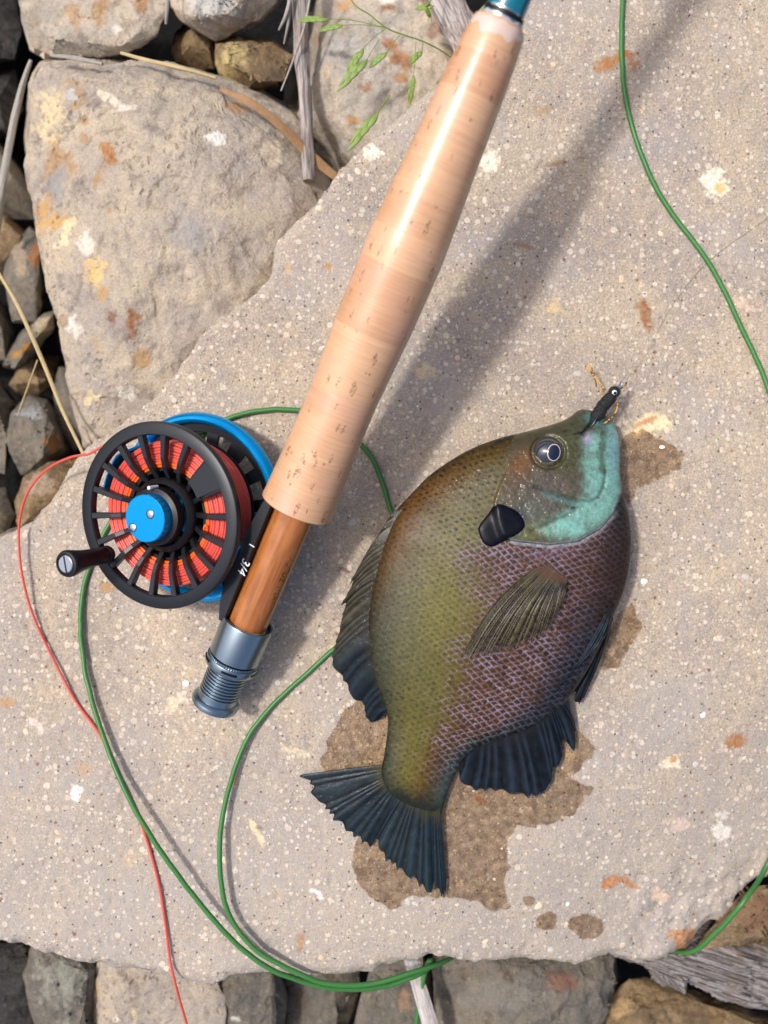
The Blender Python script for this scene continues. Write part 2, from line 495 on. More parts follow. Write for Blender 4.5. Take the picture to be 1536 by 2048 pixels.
def hull_rock(name, outline, ztop, depth, mat, seed, spl=(), tops=None, edge=1.5, rough=.8, label=None, cat='rock', group=None, drop=(6, 20), ntop=7, flare=1.0):
    """angular stone: convex hull of its outline, a few top corners and a base, then fine relief"""
    r = np.random.default_rng(seed)
    oc = np.mean(A(outline, float), 0); pts = []
    for q in outline:
        q = A(q, float); z = ztop - r.uniform(*drop)
        pts.append(P(*q, z)); pts.append(P(*(oc + (q - oc) * flare), ztop - depth))
    if tops is None:
        for k in range(ntop):
            q = A(outline[r.integers(len(outline))], float)
            q = oc + (q - oc) * r.uniform(.15, .82); pts.append(P(*q, ztop - r.uniform(0, 4.5)))
    else:
        pts += [P(*q) for q in tops]
    bm = bmesh.new()
    for p in pts: bm.verts.new(p)
    ret = bmesh.ops.convex_hull(bm, input=list(bm.verts))
    bmesh.ops.delete(bm, geom=[v for v in bm.verts if not v.link_faces], context='VERTS')
    bmesh.ops.delete(bm, geom=[f for f in bm.faces if f.calc_center_median().z < ztop - depth * .98], context='FACES')
    bmesh.ops.triangulate(bm, faces=list(bm.faces))
    for it in range(9):
        zl = ztop - depth * .55
        es = [e for e in bm.edges if e.calc_length() > edge * (1 if max(e.verts[0].co.z, e.verts[1].co.z) > zl else 4)]
        if not es: break
        bmesh.ops.subdivide_edges(bm, edges=es, cuts=1, use_grid_fill=False)
        bmesh.ops.triangulate(bm, faces=[f for f in bm.faces if len(f.verts) > 3])
        if len(bm.verts) > 60000: break
    bm.normal_update()
    v = A([tuple(q.co) for q in bm.verts]); nr = A([tuple(q.normal) for q in bm.verts])
    f = [tuple(q.index for q in p.verts) for p in bm.faces] if not bm.verts.index_update() else None
    bm.free()
    a, b = v[:, 0] + .7 * v[:, 2], v[:, 1] - .6 * v[:, 2]
    d = 1.6 * fbm(a / 13, b / 13, seed + 3, 4, .55) + .55 * fbm(a / 3.6, b / 3.6, seed + 5, 4, .65) - .9 * sstep(.3, .6, fbm(a / 6, b / 6, seed + 8, 3))
    st = fbm(a / 38, b / 38, seed + 12, 4, .5) * 3.0
    d = d + 1.3 * (np.floor(st) + sstep(.7, 1, st - np.floor(st)))
    d = d - 1.1 * sstep(.35, .55, fbm(a / 2.4, b / 2.4, seed + 20, 3, .6)) * sstep(-.1, .3, fbm(a / 20, b / 20, seed + 21, 2))
    v = v + nr * (d * rough)[:, None]
    px, py = proj(v[:, 0], v[:, 1], v[:, 2])
    ob = mk(name, v, A(f), mat, col=spot_tint(px, py, spl))
    ob.data.set_sharp_from_angle(angle=math.radians(38))
    if label: tag(ob, label, cat, group)
    return ob

# ------------------------------------------------------------------ the slab
SLAB = [(-230, 1230), (-60, 1090), (0, 1072), (62, 1040), (122, 965), (150, 918), (205, 868), (312, 785), (372, 705), (432, 640), (528, 563), (545, 500), (565, 465),
        (640, 392), (700, 312), (800, 228), (868, 168), (915, 126), (960, 70), (1000, 15), (1040, -60), (1130, -230), (1300, -330), (1750, -330), (1830, 400),
        (1800, 1200), (1720, 1640), (1590, 1740), (1530, 1765), (1490, 1785), (1472, 1812), (1462, 1845), (1424, 1852), (1390, 1888), (1376, 1910), (1333, 1925), (1268, 1930),
        (1228, 1917), (1148, 1933), (1088, 1925), (1018, 1925), (933, 1930), (893, 1918), (838, 1925), (768, 1941), (725, 1955), (620, 1964),
        (550, 1950), (472, 1958), (450, 1970), (415, 1978), (340, 1965), (240, 1947), (135, 1930), (65, 1903), (0, 1892), (-120, 1880), (-260, 1700)]

def slab_z(x, y):
    z = -11.0 * sstep(-62, -112, x) * sstep(80, 30, y) * sstep(-110, -60, y)
    dd = (x * .62 - y * .78 - 138) / 14.0
    z = z - .27 * 14.0 * np.logaddexp(0, dd)  # lower right slope added to darken it, standing in for a cast shadow
    z = z + .9 * fbm(x / 55, y / 55, 401, 2)
    return z

WET1 = [(655, 1480), (690, 1420), (720, 1395), (790, 1400), (900, 1480), (1080, 1430), (1150, 1440), (1160, 1470), (1195, 1495), (1170, 1525), (1140, 1555), (1185, 1575),
        (1150, 1625), (1090, 1650), (1035, 1655), (1010, 1690), (1018, 1740), (1010, 1770), (1018, 1810), (985, 1825), (955, 1800), (900, 1800), (830, 1792), (785, 1815),
        (745, 1795), (712, 1760), (705, 1700), (730, 1640), (680, 1560), (640, 1535)]
WETS = [WET1,
        [(1240, 880), (1285, 855), (1320, 880), (1370, 905), (1360, 935), (1310, 960), (1275, 975), (1262, 1010), (1245, 990), (1236, 930)],
        [(1200, 1310), (1235, 1225), (1270, 1210), (1285, 1250), (1262, 1290), (1235, 1330), (1205, 1340)]]
def circ(cx, cy, rx, ry): return [(cx + rx * math.cos(a), cy + ry * math.sin(a)) for a in np.linspace(0, 6.283, 14)[:-1]]
WETS += [circ(1172, 1852, 33, 26), circ(1095, 1843, 22, 18), circ(1060, 1802, 13, 11), circ(790, 1808, 16, 14)]

SP = (172, 112, 62)
SLAB_SPOTS = [(1228, 122, 30, 15, -25, (164, 108, 52), .95), (1266, 128, 22, 22, 20, (158, 104, 66), .9), (1288, 628, 12, 33, -18, (142, 92, 44), .95),
    (1434, 368, 30, 25, 40, (246, 238, 214), .95), (1440, 372, 14, 14, 0, (226, 172, 88), .9), (1298, 846, 42, 20, -12, (238, 216, 170), .9), (1290, 844, 28, 7, -25, (170, 100, 50), .8),
    (742, 308, 20, 17, 0, (250, 242, 220), .95), (985, 318, 20, 24, 20, (246, 236, 210), .95), (848, 746, 30, 20, 0, (208, 184, 146), .7),
    (1473, 1480, 22, 16, -20, (160, 102, 44), .9), (1338, 1526, 17, 15, 0, (238, 222, 186), .9), (1345, 1518, 7, 6, 0, (176, 120, 60), .9),
    (1228, 1762, 34, 10, -25, (176, 110, 52), .95), (1262, 1768, 24, 9, 35, (176, 110, 52), .9), (1318, 1790, 20, 12, 40, (226, 196, 168), .85),
    (1372, 1882, 20, 28, 20, (164, 104, 46), .9), (1345, 1872, 14, 10, 0, (180, 120, 60), .8), (602, 1888, 7, 26, 8, (168, 118, 66), .85),
    (508, 1657, 8, 34, -32, (232, 206, 164), .9), (452, 1636, 10, 18, 0, (244, 238, 226), .9), (152, 1587, 10, 17, 15, (246, 242, 236), .85),
    (78, 1452, 22, 10, 35, (236, 214, 200), .8), (176, 1540, 22, 20, 0, (186, 150, 112), .5), (345, 1408, 14, 22, 20, (228, 206, 172), .7), (632, 1785, 18, 6, 40, (244, 240, 232), .85),
    (262, 1720, 18, 20, 0, (196, 166, 128), .5), (470, 1560, 8, 20, 15, (190, 150, 84), .7), (215, 1175, 16, 10, 0, (176, 128, 68), .7), (10, 1405, 18, 10, 0, (180, 134, 84), .8),
    (656, 537, 9, 8, 0, (176, 130, 66), .9), (575, 540, 8, 12, 10, (190, 150, 96), .8), (690, 1140, 16, 8, 20, (120, 84, 60), .8), (520, 1655, 9, 6, 0, (130, 110, 96), .8),
    (860, 120, 0.1, 0.1, 0, SP, 0), (1060, 495, 34, 6, 15, (140, 106, 70), .7), (1110, 615, 20, 16, 0, (216, 186, 130), .8), (1480, 605, 24, 14, 20, (232, 200, 170), .6),
    (690, 640, 10, 6, 0, (190, 140, 90), .8), (1128, 324, 50, 4, -12, (150, 110, 72), .8), (1086, 220, 22, 10, -10, (160, 128, 84), .6), (1250, 1575, 30, 8, 0, (206, 190, 160), .5),
    (1360, 1650, 26, 14, 0, (216, 188, 172), .6), (960, 1600, 16, 8, 20, (190, 130, 70), .7), (1140, 1515, 10, 10, 0, (210, 190, 150), .6), (1450, 1630, 16, 14, 0, (230, 224, 208), .7),
    (1444, 1668, 18, 22, 20, (238, 232, 214), .8), (590, 1500, 26, 7, 10, (220, 200, 160), .6), (365, 1395, 26, 6, 40, (230, 212, 186), .6), (130, 935, 22, 30, 20, (176, 172, 164), .7)]

def SZ(px, py, lift=0.0):
    """point lift mm above the slab, seen at a pixel"""
    z = 0.0
    for _ in range(4):
        x, y = unproj(px, py, z + lift); z = float(slab_z(A([x]), A([y]))[0])
    x, y = unproj(px, py, z + lift)
    return A([x, y, z + lift])

def build_slab():
    step = .75
    pts = A([SZ(x, y)[:2] for x, y in SLAB]); poly = cr(pts, 6, True)
    m = 14
    x0, y0 = poly.min(0) - m; x1, y1 = poly.max(0) + m
    xs = np.arange(x0, x1, step); ys = np.arange(y0, y1, step)
    X, Y = np.meshgrid(xs, ys, indexing='ij')
    am = 1.5
    wx = X + am * fbm(X / 6, Y / 6, 11, 4, .6); wy = Y + am * fbm(X / 6, Y / 6, 12, 4, .6)
    # distance only matters near the edge: coarse reject first
    poly = poly[::2]
    sd = sdist(wx, wy, poly)
    er = 4.5
    e = np.clip(sd / er, 0, 1)
    Z = slab_z(X, Y)
    low = sstep(6, 0, sd) * sstep(-130, -160, Y) * 3.0 * (.5 + fbm(X / 14, Y / 14, 77, 3))
    Z = Z - low - er * .7 * (1 - np.sqrt(np.maximum(1 - (1 - e) ** 2, 0))) - np.maximum(-sd, 0) * 8
    Z = Z + .34 * fbm(X / 7, Y / 7, 21, 5, .6) + .12 * fbm(X / 1.7, Y / 1.7, 25, 2)
    pit = fbm(X / 4.2, Y / 4.2, 61, 3); Z = Z - .5 * sstep(.42, .62, pit)
    # lumpy broken lower right corner
    cr_ = sstep(85, 120, X) * sstep(-135, -160, Y)
    Z = Z + cr_ * 2.4 * fbm(X / 9, Y / 9, 66, 3)
    keep = sd > -m + 2
    Z = np.maximum(Z, -95)
    f = gridfaces(*X.shape); f = f[keep.ravel()[f].all(1)][:, ::-1]
    used = np.zeros(X.size, bool); used[f.ravel()] = True; idx = np.cumsum(used) - 1
    v = np.stack([X, Y, Z], -1).reshape(-1, 3)[used]
    px, py = proj(v[:, 0], v[:, 1], v[:, 2])
    col = spot_tint(px, py, SLAB_SPOTS)
    wet = np.zeros(len(v))
    jx = px + 9 * fbm(px / 22, py / 22, 5, 4, .6); jy = py + 9 * fbm(px / 22, py / 22, 6, 4, .6)
    for w in WETS:
        w = A(w, float); lo = w.min(0) - 30; hi = w.max(0) + 30
        s = (px > lo[0]) & (px < hi[0]) & (py > lo[1]) & (py < hi[1])
        wet[s] = np.maximum(wet[s], sstep(-9, 8, sdist(jx[s], jy[s], w)))
    ob = mk('flat_rock', v, idx[f], M_slab, col=col, attrs={'wet': wet})
    tag(ob, 'broad flat pinkish beige stone slab carrying the fish and the rod', 'stone slab')
    return ob

slab = build_slab()

# embedded pebbles, each its own piece of the slab
M_peb = [simple('cream_pebble', lin((212, 196, 170)), .8, var=.25, vscale=.9, bump=.4), simple('white_pebble', lin((240, 234, 222)), .8, var=.2, vscale=.9, bump=.4),
         simple('grey_pebble', lin((186, 180, 172)), .8, var=.25, vscale=.9, bump=.4), simple('tan_pebble', lin((214, 184, 152)), .8, var=.25, vscale=.9, bump=.4)]
pebm = []
for k in range(8):
    r = np.random.default_rng(100 + k); seg = 10; V = []
    amp = 1 + .22 * r.standard_normal(seg)
    amp = np.clip((amp + np.roll(amp, 1)) / 2, .65, 1.35)
    for rr, zz in ((1.0, -.35), (.82, .08), (.45, .2)):
        for j in range(seg):
            a = j * 2 * math.pi / seg
            V.append((rr * amp[j] * math.cos(a), rr * amp[j] * math.sin(a), zz))
    V.append((0, 0, .22))
    F = [tuple(q) for q in gridfaces(3, seg, True)] + [(20 + j, 20 + (j + 1) % seg, 30) for j in range(seg)]
    pebm.append((A(V), F))
PEBS = {}
def add_pebble(px, py, rad, asp, ang, k, mi):
    c = SZ(px, py, 0.02)
    key = (k, mi)
    if key not in PEBS:
        me = bpy.data.meshes.new('pebble'); me.from_pydata([tuple(p) for p in pebm[k][0]], [], pebm[k][1])
        me.polygons.foreach_set('use_smooth', np.full(len(me.polygons), True)); me.materials.append(M_peb[mi]); PEBS[key] = me
    ob = bpy.data.objects.new('pebble', PEBS[key]); S.collection.objects.link(ob)
    ob.parent = slab; ob.location = tuple((c - ORG[slab.name]) * .001)
    ob.rotation_euler = (0, 0, ang); ob.scale = (rad * .001, rad * asp * .001, min(rad, 1.6) * .001 * .55)
pr = np.random.default_rng(55)
slab_poly = A(SLAB, float); cnt = 0
while cnt < 230:
    px, py = pr.uniform(0, 1536), pr.uniform(0, 1960)
    if sdist(A([px]), A([py]), slab_poly)[0] < 14: continue
    if inside(A([px]), A([py]), A(WET1, float))[0] and pr.random() < .6: continue
    mi = pr.choice(4, p=[.44, .06, .28, .22])
    add_pebble(px, py, .55 + pr.random() ** 2.6 * 1.25, pr.uniform(.55, 1.0), pr.uniform(0, 6.28), int(pr.integers(8)), int(mi)); cnt += 1

# ------------------------------------------------------------------ the rocks around it
OC = (172, 130, 76); WH = (240, 234, 220); BR = (140, 88, 48); CRM = (226, 206, 160); GRY = (150, 152, 152)
hull_rock('boulder', [(62, 170), (85, 130), (160, 122), (335, 128), (440, 160), (520, 185), (585, 225), (625, 320), (690, 420), (640, 560), (470, 760), (330, 900), (230, 930), (172, 890), (150, 800),
     (120, 680), (88, 540), (72, 430), (48, 330), (55, 240)], -22, 95, M_boulder, 21, edge=1.15, rough=.85, drop=(9, 16),
     tops=[(205, 170, -17), (190, 300, -12.5), (225, 460, -10), (240, 620, -13), (262, 760, -22), (420, 190, -17), (350, 300, -9), (470, 330, -12), (560, 300, -19), (440, 470, -9.5), (590, 420, -18), (480, 620, -17), (360, 700, -16), (130, 420, -22), (120, 240, -22)],
     spl=[(108, 230, 34, 60, 10, CRM, .8), (150, 190, 30, 36, 0, OC, .6), (118, 330, 36, 46, 10, OC, .75), (115, 360, 20, 34, 20, GRY, .9), (140, 190, 14, 18, 0, (190, 196, 196), .8),
          (108, 440, 34, 22, -20, (206, 160, 84), .9), (130, 470, 12, 34, 25, (240, 220, 176), .9), (90, 420, 16, 26, 0, (196, 146, 72), .7), (435, 275, 24, 15, 0, (248, 244, 234), .95),
          (218, 310, 15, 24, -20, (176, 112, 48), .95), (170, 240, 9, 14, 0, OC, .8), (168, 280, 10, 12, 0, OC, .7), (265, 640, 18, 26, 10, BR, .98), (224, 635, 12, 18, 0, (120, 78, 46), .9),
          (168, 492, 17, 34, 12, WH, .85), (190, 548, 20, 30, 10, (232, 196, 120), .85), (205, 590, 11, 18, 0, (196, 148, 82), .8), (285, 715, 20, 18, 0, OC, .85), (256, 790, 20, 16, 20, (226, 222, 204), .8),
          (145, 650, 14, 26, -40, WH, .9), (128, 640, 9, 12, 0, (150, 112, 70), .8), (175, 530, 18, 14, 0, (214, 178, 120), .7), (218, 420, 7, 8, 0, OC, .9), (195, 360, 8, 22, 15, OC, .7),
          (380, 470, 46, 40, 0, (150, 152, 152), .55), (215, 195, 40, 10, 30, (232, 222, 196), .7), (260, 215, 30, 6, -10, WH, .7), (470, 215, 34, 8, 20, (190, 140, 84), .8), (350, 210, 60, 26, 0, (150, 144, 128), .5),
          (180, 790, 8, 26, 20, CRM, .7), (195, 690, 10, 30, 15, (176, 150, 110), .5), (200, 800, 12, 12, 0, CRM, .7)],
     label='large tan boulder with ochre and white patches beside the slab', cat='boulder')
hull_rock('rock', [(40, -90), (45, 40), (62, 100), (100, 122), (180, 118), (255, 104), (310, 70), (335, 20), (345, -90)], -34, 70, M_pale, 31,
     spl=[(200, 30, 20, 40, 10, OC, .7), (235, 58, 16, 12, 0, WH, .9), (150, 40, 16, 30, -20, (180, 130, 70), .6), (280, 10, 16, 20, 0, (168, 112, 56), .8), (90, 20, 30, 34, 0, (150, 144, 132), .6)],
     label='pale ochre-streaked rock above the large tan boulder')
hull_rock('rock', [(342, -90), (345, 14), (368, 38), (418, 42), (432, 76), (455, 72), (478, 56), (520, 46), (575, -20), (590, -90)], -26, 60, M_pale, 32,
     spl=[(420, 10, 50, 20, 0, (200, 206, 206), .5), (350, 30, 10, 14, 0, OC, .5)], label='pale grey-white rock overhanging the two small brown rocks')
hull_rock('rock', [(343, 100), (352, 70), (385, 44), (420, 55), (432, 105), (428, 138), (395, 142), (352, 122)], -48, 50, M_ochre, 33, label='small brown rock wedged under the pale grey-white rock')
hull_rock('rock', [(428, 84), (470, 76), (545, 78), (592, 108), (574, 165), (530, 178), (488, 188), (445, 168), (430, 128)], -30, 60, M_ochre, 34,
     spl=[(460, 120, 26, 40, 10, (206, 186, 128), .8), (545, 140, 30, 26, 0, (116, 98, 82), .6)], label='yellow and brown faceted rock lying on the tan boulder')
lump('rock', [(612, 188), (630, 110), (640, 20), (650, -90), (880, -90), (900, 60), (920, 150), (850, 260), (760, 330), (700, 305), (668, 260), (640, 225)], -34, 75, M_pale, 35, step=.9, er=8, rough=2.4, facets=1, cuts=[(720, 260, 250, .6)],
     spl=[(687, 15, 18, 14, 0, (200, 150, 90), .8), (780, 16, 22, 10, 0, BR, .9), (777, 88, 14, 11, 20, (168, 104, 42), .95), (800, 120, 22, 14, 30, (160, 102, 50), .9), (800, 157, 13, 8, 0, (176, 122, 66), .9),
          (728, 176, 20, 10, 0, (150, 98, 56), .9), (640, 80, 14, 14, 0, (176, 140, 110), .8), (710, 240, 14, 9, 0, (180, 128, 72), .9), (870, 60, 14, 14, 0, (140, 100, 66), .8), (780, 0, 24, 8, 0, WH, .9), (700, 110, 60, 40, 0, (200, 200, 196), .4)],
     label='pale rock with rusty brown spots below the grass seed heads')
hull_rock('rock', [(575, 210), (640, 235), (720, 320), (760, 400), (660, 460), (600, 400), (560, 300)], -52, 55, M_grey, 36, label='grey rock in the cleft between tan boulder and spotted rock')
G = 'small rocks piled left of the boulder'
left = [([(-90, 440), (10, 438), (48, 470), (45, 520), (10, 570), (-90, 570)], -62, M_ochre, 'rounded ochre rock beside the grey rock with rusty corner', ()),
        ([(22, 490), (60, 455), (92, 480), (90, 560), (70, 640), (30, 640), (14, 560)], -52, M_grey, 'upright grey rock with a rusty corner against the boulder', [(70, 510, 14, 30, 0, (150, 92, 40), .9), (40, 520, 14, 40, 0, (176, 156, 128), .7)]),
        ([(10, 730), (40, 670), (85, 622), (118, 615), (112, 660), (65, 712), (30, 735)], -50, M_grey, 'slanting wedge-shaped rock with ochre lower edge', [(40, 705, 30, 10, -35, (180, 128, 50), .9), (85, 650, 20, 16, 0, (200, 180, 140), .7)]),
        ([(20, 770), (60, 700), (120, 712), (125, 760), (80, 790), (35, 790)], -72, M_ochre, 'dark brown rock deep under the wedge-shaped rock', ()),
        ([(108, 780), (118, 735), (150, 735), (172, 860), (150, 900), (118, 850)], -56, M_grey, 'narrow dark grey rock pressed against the boulder foot', ()),
        ([(22, 880), (28, 830), (60, 792), (95, 800), (125, 850), (132, 900), (90, 940), (45, 945)], -46, M_grey, 'roundish grey-green rock with an ochre side above the slab corner', [(110, 890, 18, 22, 0, (178, 124, 58), .8), (60, 825, 20, 16, 0, (170, 176, 176), .6)]),
        ([(30, 1010), (50, 955), (100, 925), (170, 912), (190, 960), (120, 1040), (30, 1070)], -36, M_ochre, 'tan rock touching the left corner of the slab', [(150, 925, 16, 14, 0, (176, 118, 52), .8), (80, 970, 40, 26, 0, (190, 172, 150), .6)]),
        ([(-90, 270), (-10, 280), (40, 340), (80, 400), (70, 440), (0, 440), (-90, 420)], -78, M_grey, 'dark grey rock in the shade below the dead stalk', ()),
        ([(-90, 740), (0, 760), (30, 800), (26, 880), (10, 950), (-90, 960)], -60, M_grey, 'grey rock left of the roundish grey-green rock', ()),
        ([(-90, 960), (10, 975), (30, 1030), (10, 1080), (-90, 1100)], -55, M_grey, 'dull grey rock tucked under the slab corner', ()),
        ([(-90, 590), (0, 600), (25, 660), (10, 720), (-90, 720)], -85, M_grey, 'dark grey rock beside the wedge-shaped rock tip', ()),
        ([(-90, -90), (20, -90), (40, 60), (30, 120), (-90, 140)], -88, M_black, 'rock deep in the gap beside the streaked rock, coloured black for shade', ()),  # this rock and the next: black colour stands in for the gap's shadow
        ([(-90, 150), (30, 140), (52, 220), (20, 280), (-90, 270)], -92, M_black, 'rock deep in the gap beside the boulder, coloured black for shade', ())]
for i, (o, z, mt, lb, sp_) in enumerate(left):
    hull_rock('rock', o, z - 8, 60, mt, 60 + i * 3, spl=sp_, label=lb, group=G, drop=(5, 24), ntop=6)
G2 = 'rocks under the lower edge of the slab'
low = [([(52, 1950), (66, 1880), (130, 1880), (200, 1930), (190, 2010), (180, 2140), (90, 2140), (72, 2010)], -34, M_grey, 'smooth grey-green rock under the slab, left of a tan rock', [(130, 1960, 60, 70, 0, (150, 150, 136), .8)]),
       ([(178, 1960), (200, 1900), (420, 1920), (450, 2000), (440, 2140), (165, 2140), (172, 2030)], -38, M_boulder, 'tan-grey rock crossed by the red line under the slab', [(188, 1990, 12, 40, 0, (206, 176, 130), .8), (268, 2030, 8, 24, -10, CRM, .8), (230, 2040, 9, 8, 0, WH, .8)]),
       ([(405, 2000), (430, 1900), (540, 1900), (570, 1990), (560, 2140), (420, 2140)], -44, M_grey, 'grey rock with a rusty spot beside the tan-grey rock', [(445, 2020, 16, 12, 0, (156, 106, 60), .9), (470, 2038, 10, 8, 0, WH, .7)]),
       ([(548, 1990), (560, 1900), (720, 1900), (724, 1990), (690, 2040), (660, 2140), (556, 2140)], -66, M_grey, 'dark brown-grey rock beneath the green line crossing', [(560, 2020, 12, 50, 10, (60, 56, 52), .8), (600, 2010, 20, 30, 0, (90, 76, 62), .6)]),
       ([(722, 1990), (750, 1900), (850, 1900), (862, 2000), (870, 2140), (690, 2140)], -50, M_grey, 'brownish grey rock beside the flat grey stick', [(810, 2000, 14, 20, 0, (160, 124, 96), .7)]),
       ([(868, 1980), (872, 1880), (1050, 1870), (1225, 1880), (1240, 1960), (1205, 2020), (1180, 2140), (872, 2140)], -42, M_grey, 'big grey-brown rock under the middle of the slab edge', [(1120, 1962, 30, 22, 0, (128, 84, 66), .8), (1000, 1990, 90, 40, 0, (132, 126, 116), .6)]),
       ([(1190, 2050), (1215, 2000), (1260, 1960), (1330, 1960), (1440, 2000), (1600, 2060), (1600, 2140), (1180, 2140)], -62, M_ochre, 'dark brown mottled rock under the driftwood', [(1240, 2020, 24, 18, 0, (196, 164, 120), .8), (1300, 2030, 40, 20, 0, (90, 76, 58), .7), (1400, 2040, 30, 20, 0, (96, 80, 62), .7)]),
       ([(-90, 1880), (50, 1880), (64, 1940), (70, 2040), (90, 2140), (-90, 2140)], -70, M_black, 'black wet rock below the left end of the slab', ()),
       ([(1392, 1896), (1420, 1862), (1470, 1850), (1475, 1790), (1500, 1772), (1640, 1750), (1640, 1905), (1560, 1900), (1500, 1886), (1450, 1880)], -20, M_ochre, 'reddish brown rock behind the green line near the driftwood', [(1510, 1830, 40, 36, 0, (124, 92, 70), .8), (1480, 1800, 10, 14, 0, (60, 46, 36), .9)]),
       ([(1470, 1900), (1560, 1890), (1650, 1900), (1650, 1990), (1520, 1990)], -58, M_grey, 'grey rock in the gap above the driftwood', ())]
for i, (o, z, mt, lb, sp_) in enumerate(low):
    hull_rock('rock', o, z, 50, mt, 120 + i * 3, spl=sp_, label=lb, group=G2, drop=(4, 16), ntop=8)
#PART2
# ------------------------------------------------------------------ rod
RA = P(428, 1410, 11.0); RB = P(1002, 43, 84.0)
rd = RB - RA; RL = np.linalg.norm(rd); rd /= RL
ra = A([-.43, -.20, .88]); ra = ra - rd * ra.dot(rd); ra /= np.linalg.norm(ra)      # reel axis, towards the viewer
rw = np.cross(rd, ra)                                                             # from reel to rod
_s = np.linspace(-20, RL + 90, 6000)
_p = RA + _s[:, None] * rd
_px, _py = proj(_p[:, 0], _p[:, 1], _p[:, 2])
def s_at(px, py): return float(_s[np.argmin((_px - px) ** 2 + (_py - py) ** 2)])
def rad_at(s, wpx):
    z = RA[2] + s * rd[2]
    return wpx * .5 * .2 * (D - z) / D

def lathe(prof, org, ax, e1, e2, seg=64, close=True):
    """prof: (s, radius) list"""
    a = np.arange(seg) * 2 * math.pi / seg
    v = []
    for s, r in prof:
        v.append(org + ax * s + r * (np.cos(a)[:, None] * e1 + np.sin(a)[:, None] * e2))
    f = [tuple(q) for q in gridfaces(len(prof), seg, True)]
    if close:
        f.append(tuple(range(seg))[::-1]); f.append(tuple(range((len(prof) - 1) * seg, len(prof) * seg)))
    return np.concatenate(v), f

rod = thing('fly_rod', RA - A([0, 0, 10]), 'fly rod with glossy cork grip, wooden reel seat and gunmetal hardware', 'fishing rod')

# materials of the tackle
def cork_mat():
    m, nt, b = NT('cork')
    co = mmcoord(nt)
    # coordinates along the rod: x along axis, y/z around it
    ax = [nd(nt, 'ShaderNodeVectorMath', {0: co, 1: tuple(q)}, operation='DOT_PRODUCT').outputs['Value'] for q in (rd, ra, rw)]
    fr = nd(nt, 'ShaderNodeCombineXYZ', {0: ax[0], 1: ax[1], 2: ax[2]}).outputs[0]
    oi = nd(nt, 'ShaderNodeObjectInfo').outputs['Random']
    shift = nd(nt, 'ShaderNodeVectorMath', {0: fr, 1: nd(nt, 'ShaderNodeCombineXYZ', {0: mth(nt, 'MULTIPLY', oi, 300), 1: mth(nt, 'MULTIPLY', oi, 170), 2: 0.0}).outputs[0]}, operation='ADD').outputs[0]
    lines = nd(nt, 'ShaderNodeVectorMath', {0: shift, 1: (1.6, .06, .06)}, operation='MULTIPLY').outputs[0]
    n1 = noise(nt, lines, 1.0, 3, .6).outputs[0]
    n2 = noise(nt, shift, .07, 3).outputs[0]
    c = mixc(nt, ramp(nt, mth(nt, 'ADD', mth(nt, 'MULTIPLY', oi, .5), mth(nt, 'MULTIPLY', n2, .5)), .2, .75), L4(186, 136, 100), L4(207, 163, 125))
    g = mth(nt, 'MULTIPLY_ADD', n1, .5, .75)
    c = mixc(nt, 1.0, c, nd(nt, 'ShaderNodeCombineColor', {0: g, 1: g, 2: g}).outputs[0], 'MULTIPLY')
    pk = noise(nt, shift, .05, 2).outputs[0]
    c = mixc(nt, mth(nt, 'MULTIPLY', ramp(nt, pk, .5, .68), .35), c, L4(206, 160, 142))
    # lenticels: short dark streaks along the rod
    lent = nd(nt, 'ShaderNodeVectorMath', {0: warp(nt, shift, .5, 1.2), 1: (.3, 1, 1)}, operation='MULTIPLY').outputs[0]
    m1, _ = spots(nt, lent, 2.0, .40, .18, .46)
    m2 = ramp(nt, noise(nt, shift, 1.3, 3, .7).outputs[0], .46, .56)
    mm = mth(nt, 'MULTIPLY', m1, m2)
    c = mixc(nt, mth(nt, 'MULTIPLY', mm, .75), c, L4(112, 74, 52))
    nt.links.new(c, b.inputs['Base Color'])
    b.inputs['Roughness'].default_value = .42
    b.inputs['Coat Weight'].default_value = .5; b.inputs['Coat Roughness'].default_value = .22
    h = mth(nt, 'SUBTRACT', mth(nt, 'MULTIPLY', n1, .15), mm)
    bp = nd(nt, 'ShaderNodeBump', {'Height': h, 'Strength': .35, 'Distance': .0003})
    nt.links.new(bp.outputs[0], b.inputs['Normal'])
    cb = nd(nt, 'ShaderNodeBump', {'Height': noise(nt, shift, .16, 3).outputs[0], 'Strength': .06, 'Distance': .001})
    nt.links.new(cb.outputs[0], b.inputs['Coat Normal'])
    return m

def varnish_mat():
    m, nt, b = NT('varnished_wood')
    co = mmcoord(nt)
    ax = [nd(nt, 'ShaderNodeVectorMath', {0: co, 1: tuple(q)}, operation='DOT_PRODUCT').outputs['Value'] for q in (rd, ra, rw)]
    fr = nd(nt, 'ShaderNodeCombineXYZ', {0: mth(nt, 'MULTIPLY', ax[0], .09), 1: ax[1], 2: ax[2]}).outputs[0]
    n1 = noise(nt, warp(nt, fr, .2, 1.4), .42, 4, .55).outputs[0]
    n2 = noise(nt, co, .11, 3).outputs[0]
    n3 = noise(nt, co, 1.5, 3, .6).outputs[0]
    c = mixc(nt, ramp(nt, n1, .34, .66), L4(146, 82, 32), L4(178, 112, 56))
    c = mixc(nt, mth(nt, 'MULTIPLY', ramp(nt, n2, .5, .72), .6), c, L4(186, 124, 70))
    c = mixc(nt, mth(nt, 'MULTIPLY', n3, .22), c, L4(82, 40, 16))
    nt.links.new(c, b.inputs['Base Color'])
    b.inputs['Roughness'].default_value = .38
    b.inputs['Coat Weight'].default_value = .6; b.inputs['Coat Roughness'].default_value = .2
    return m

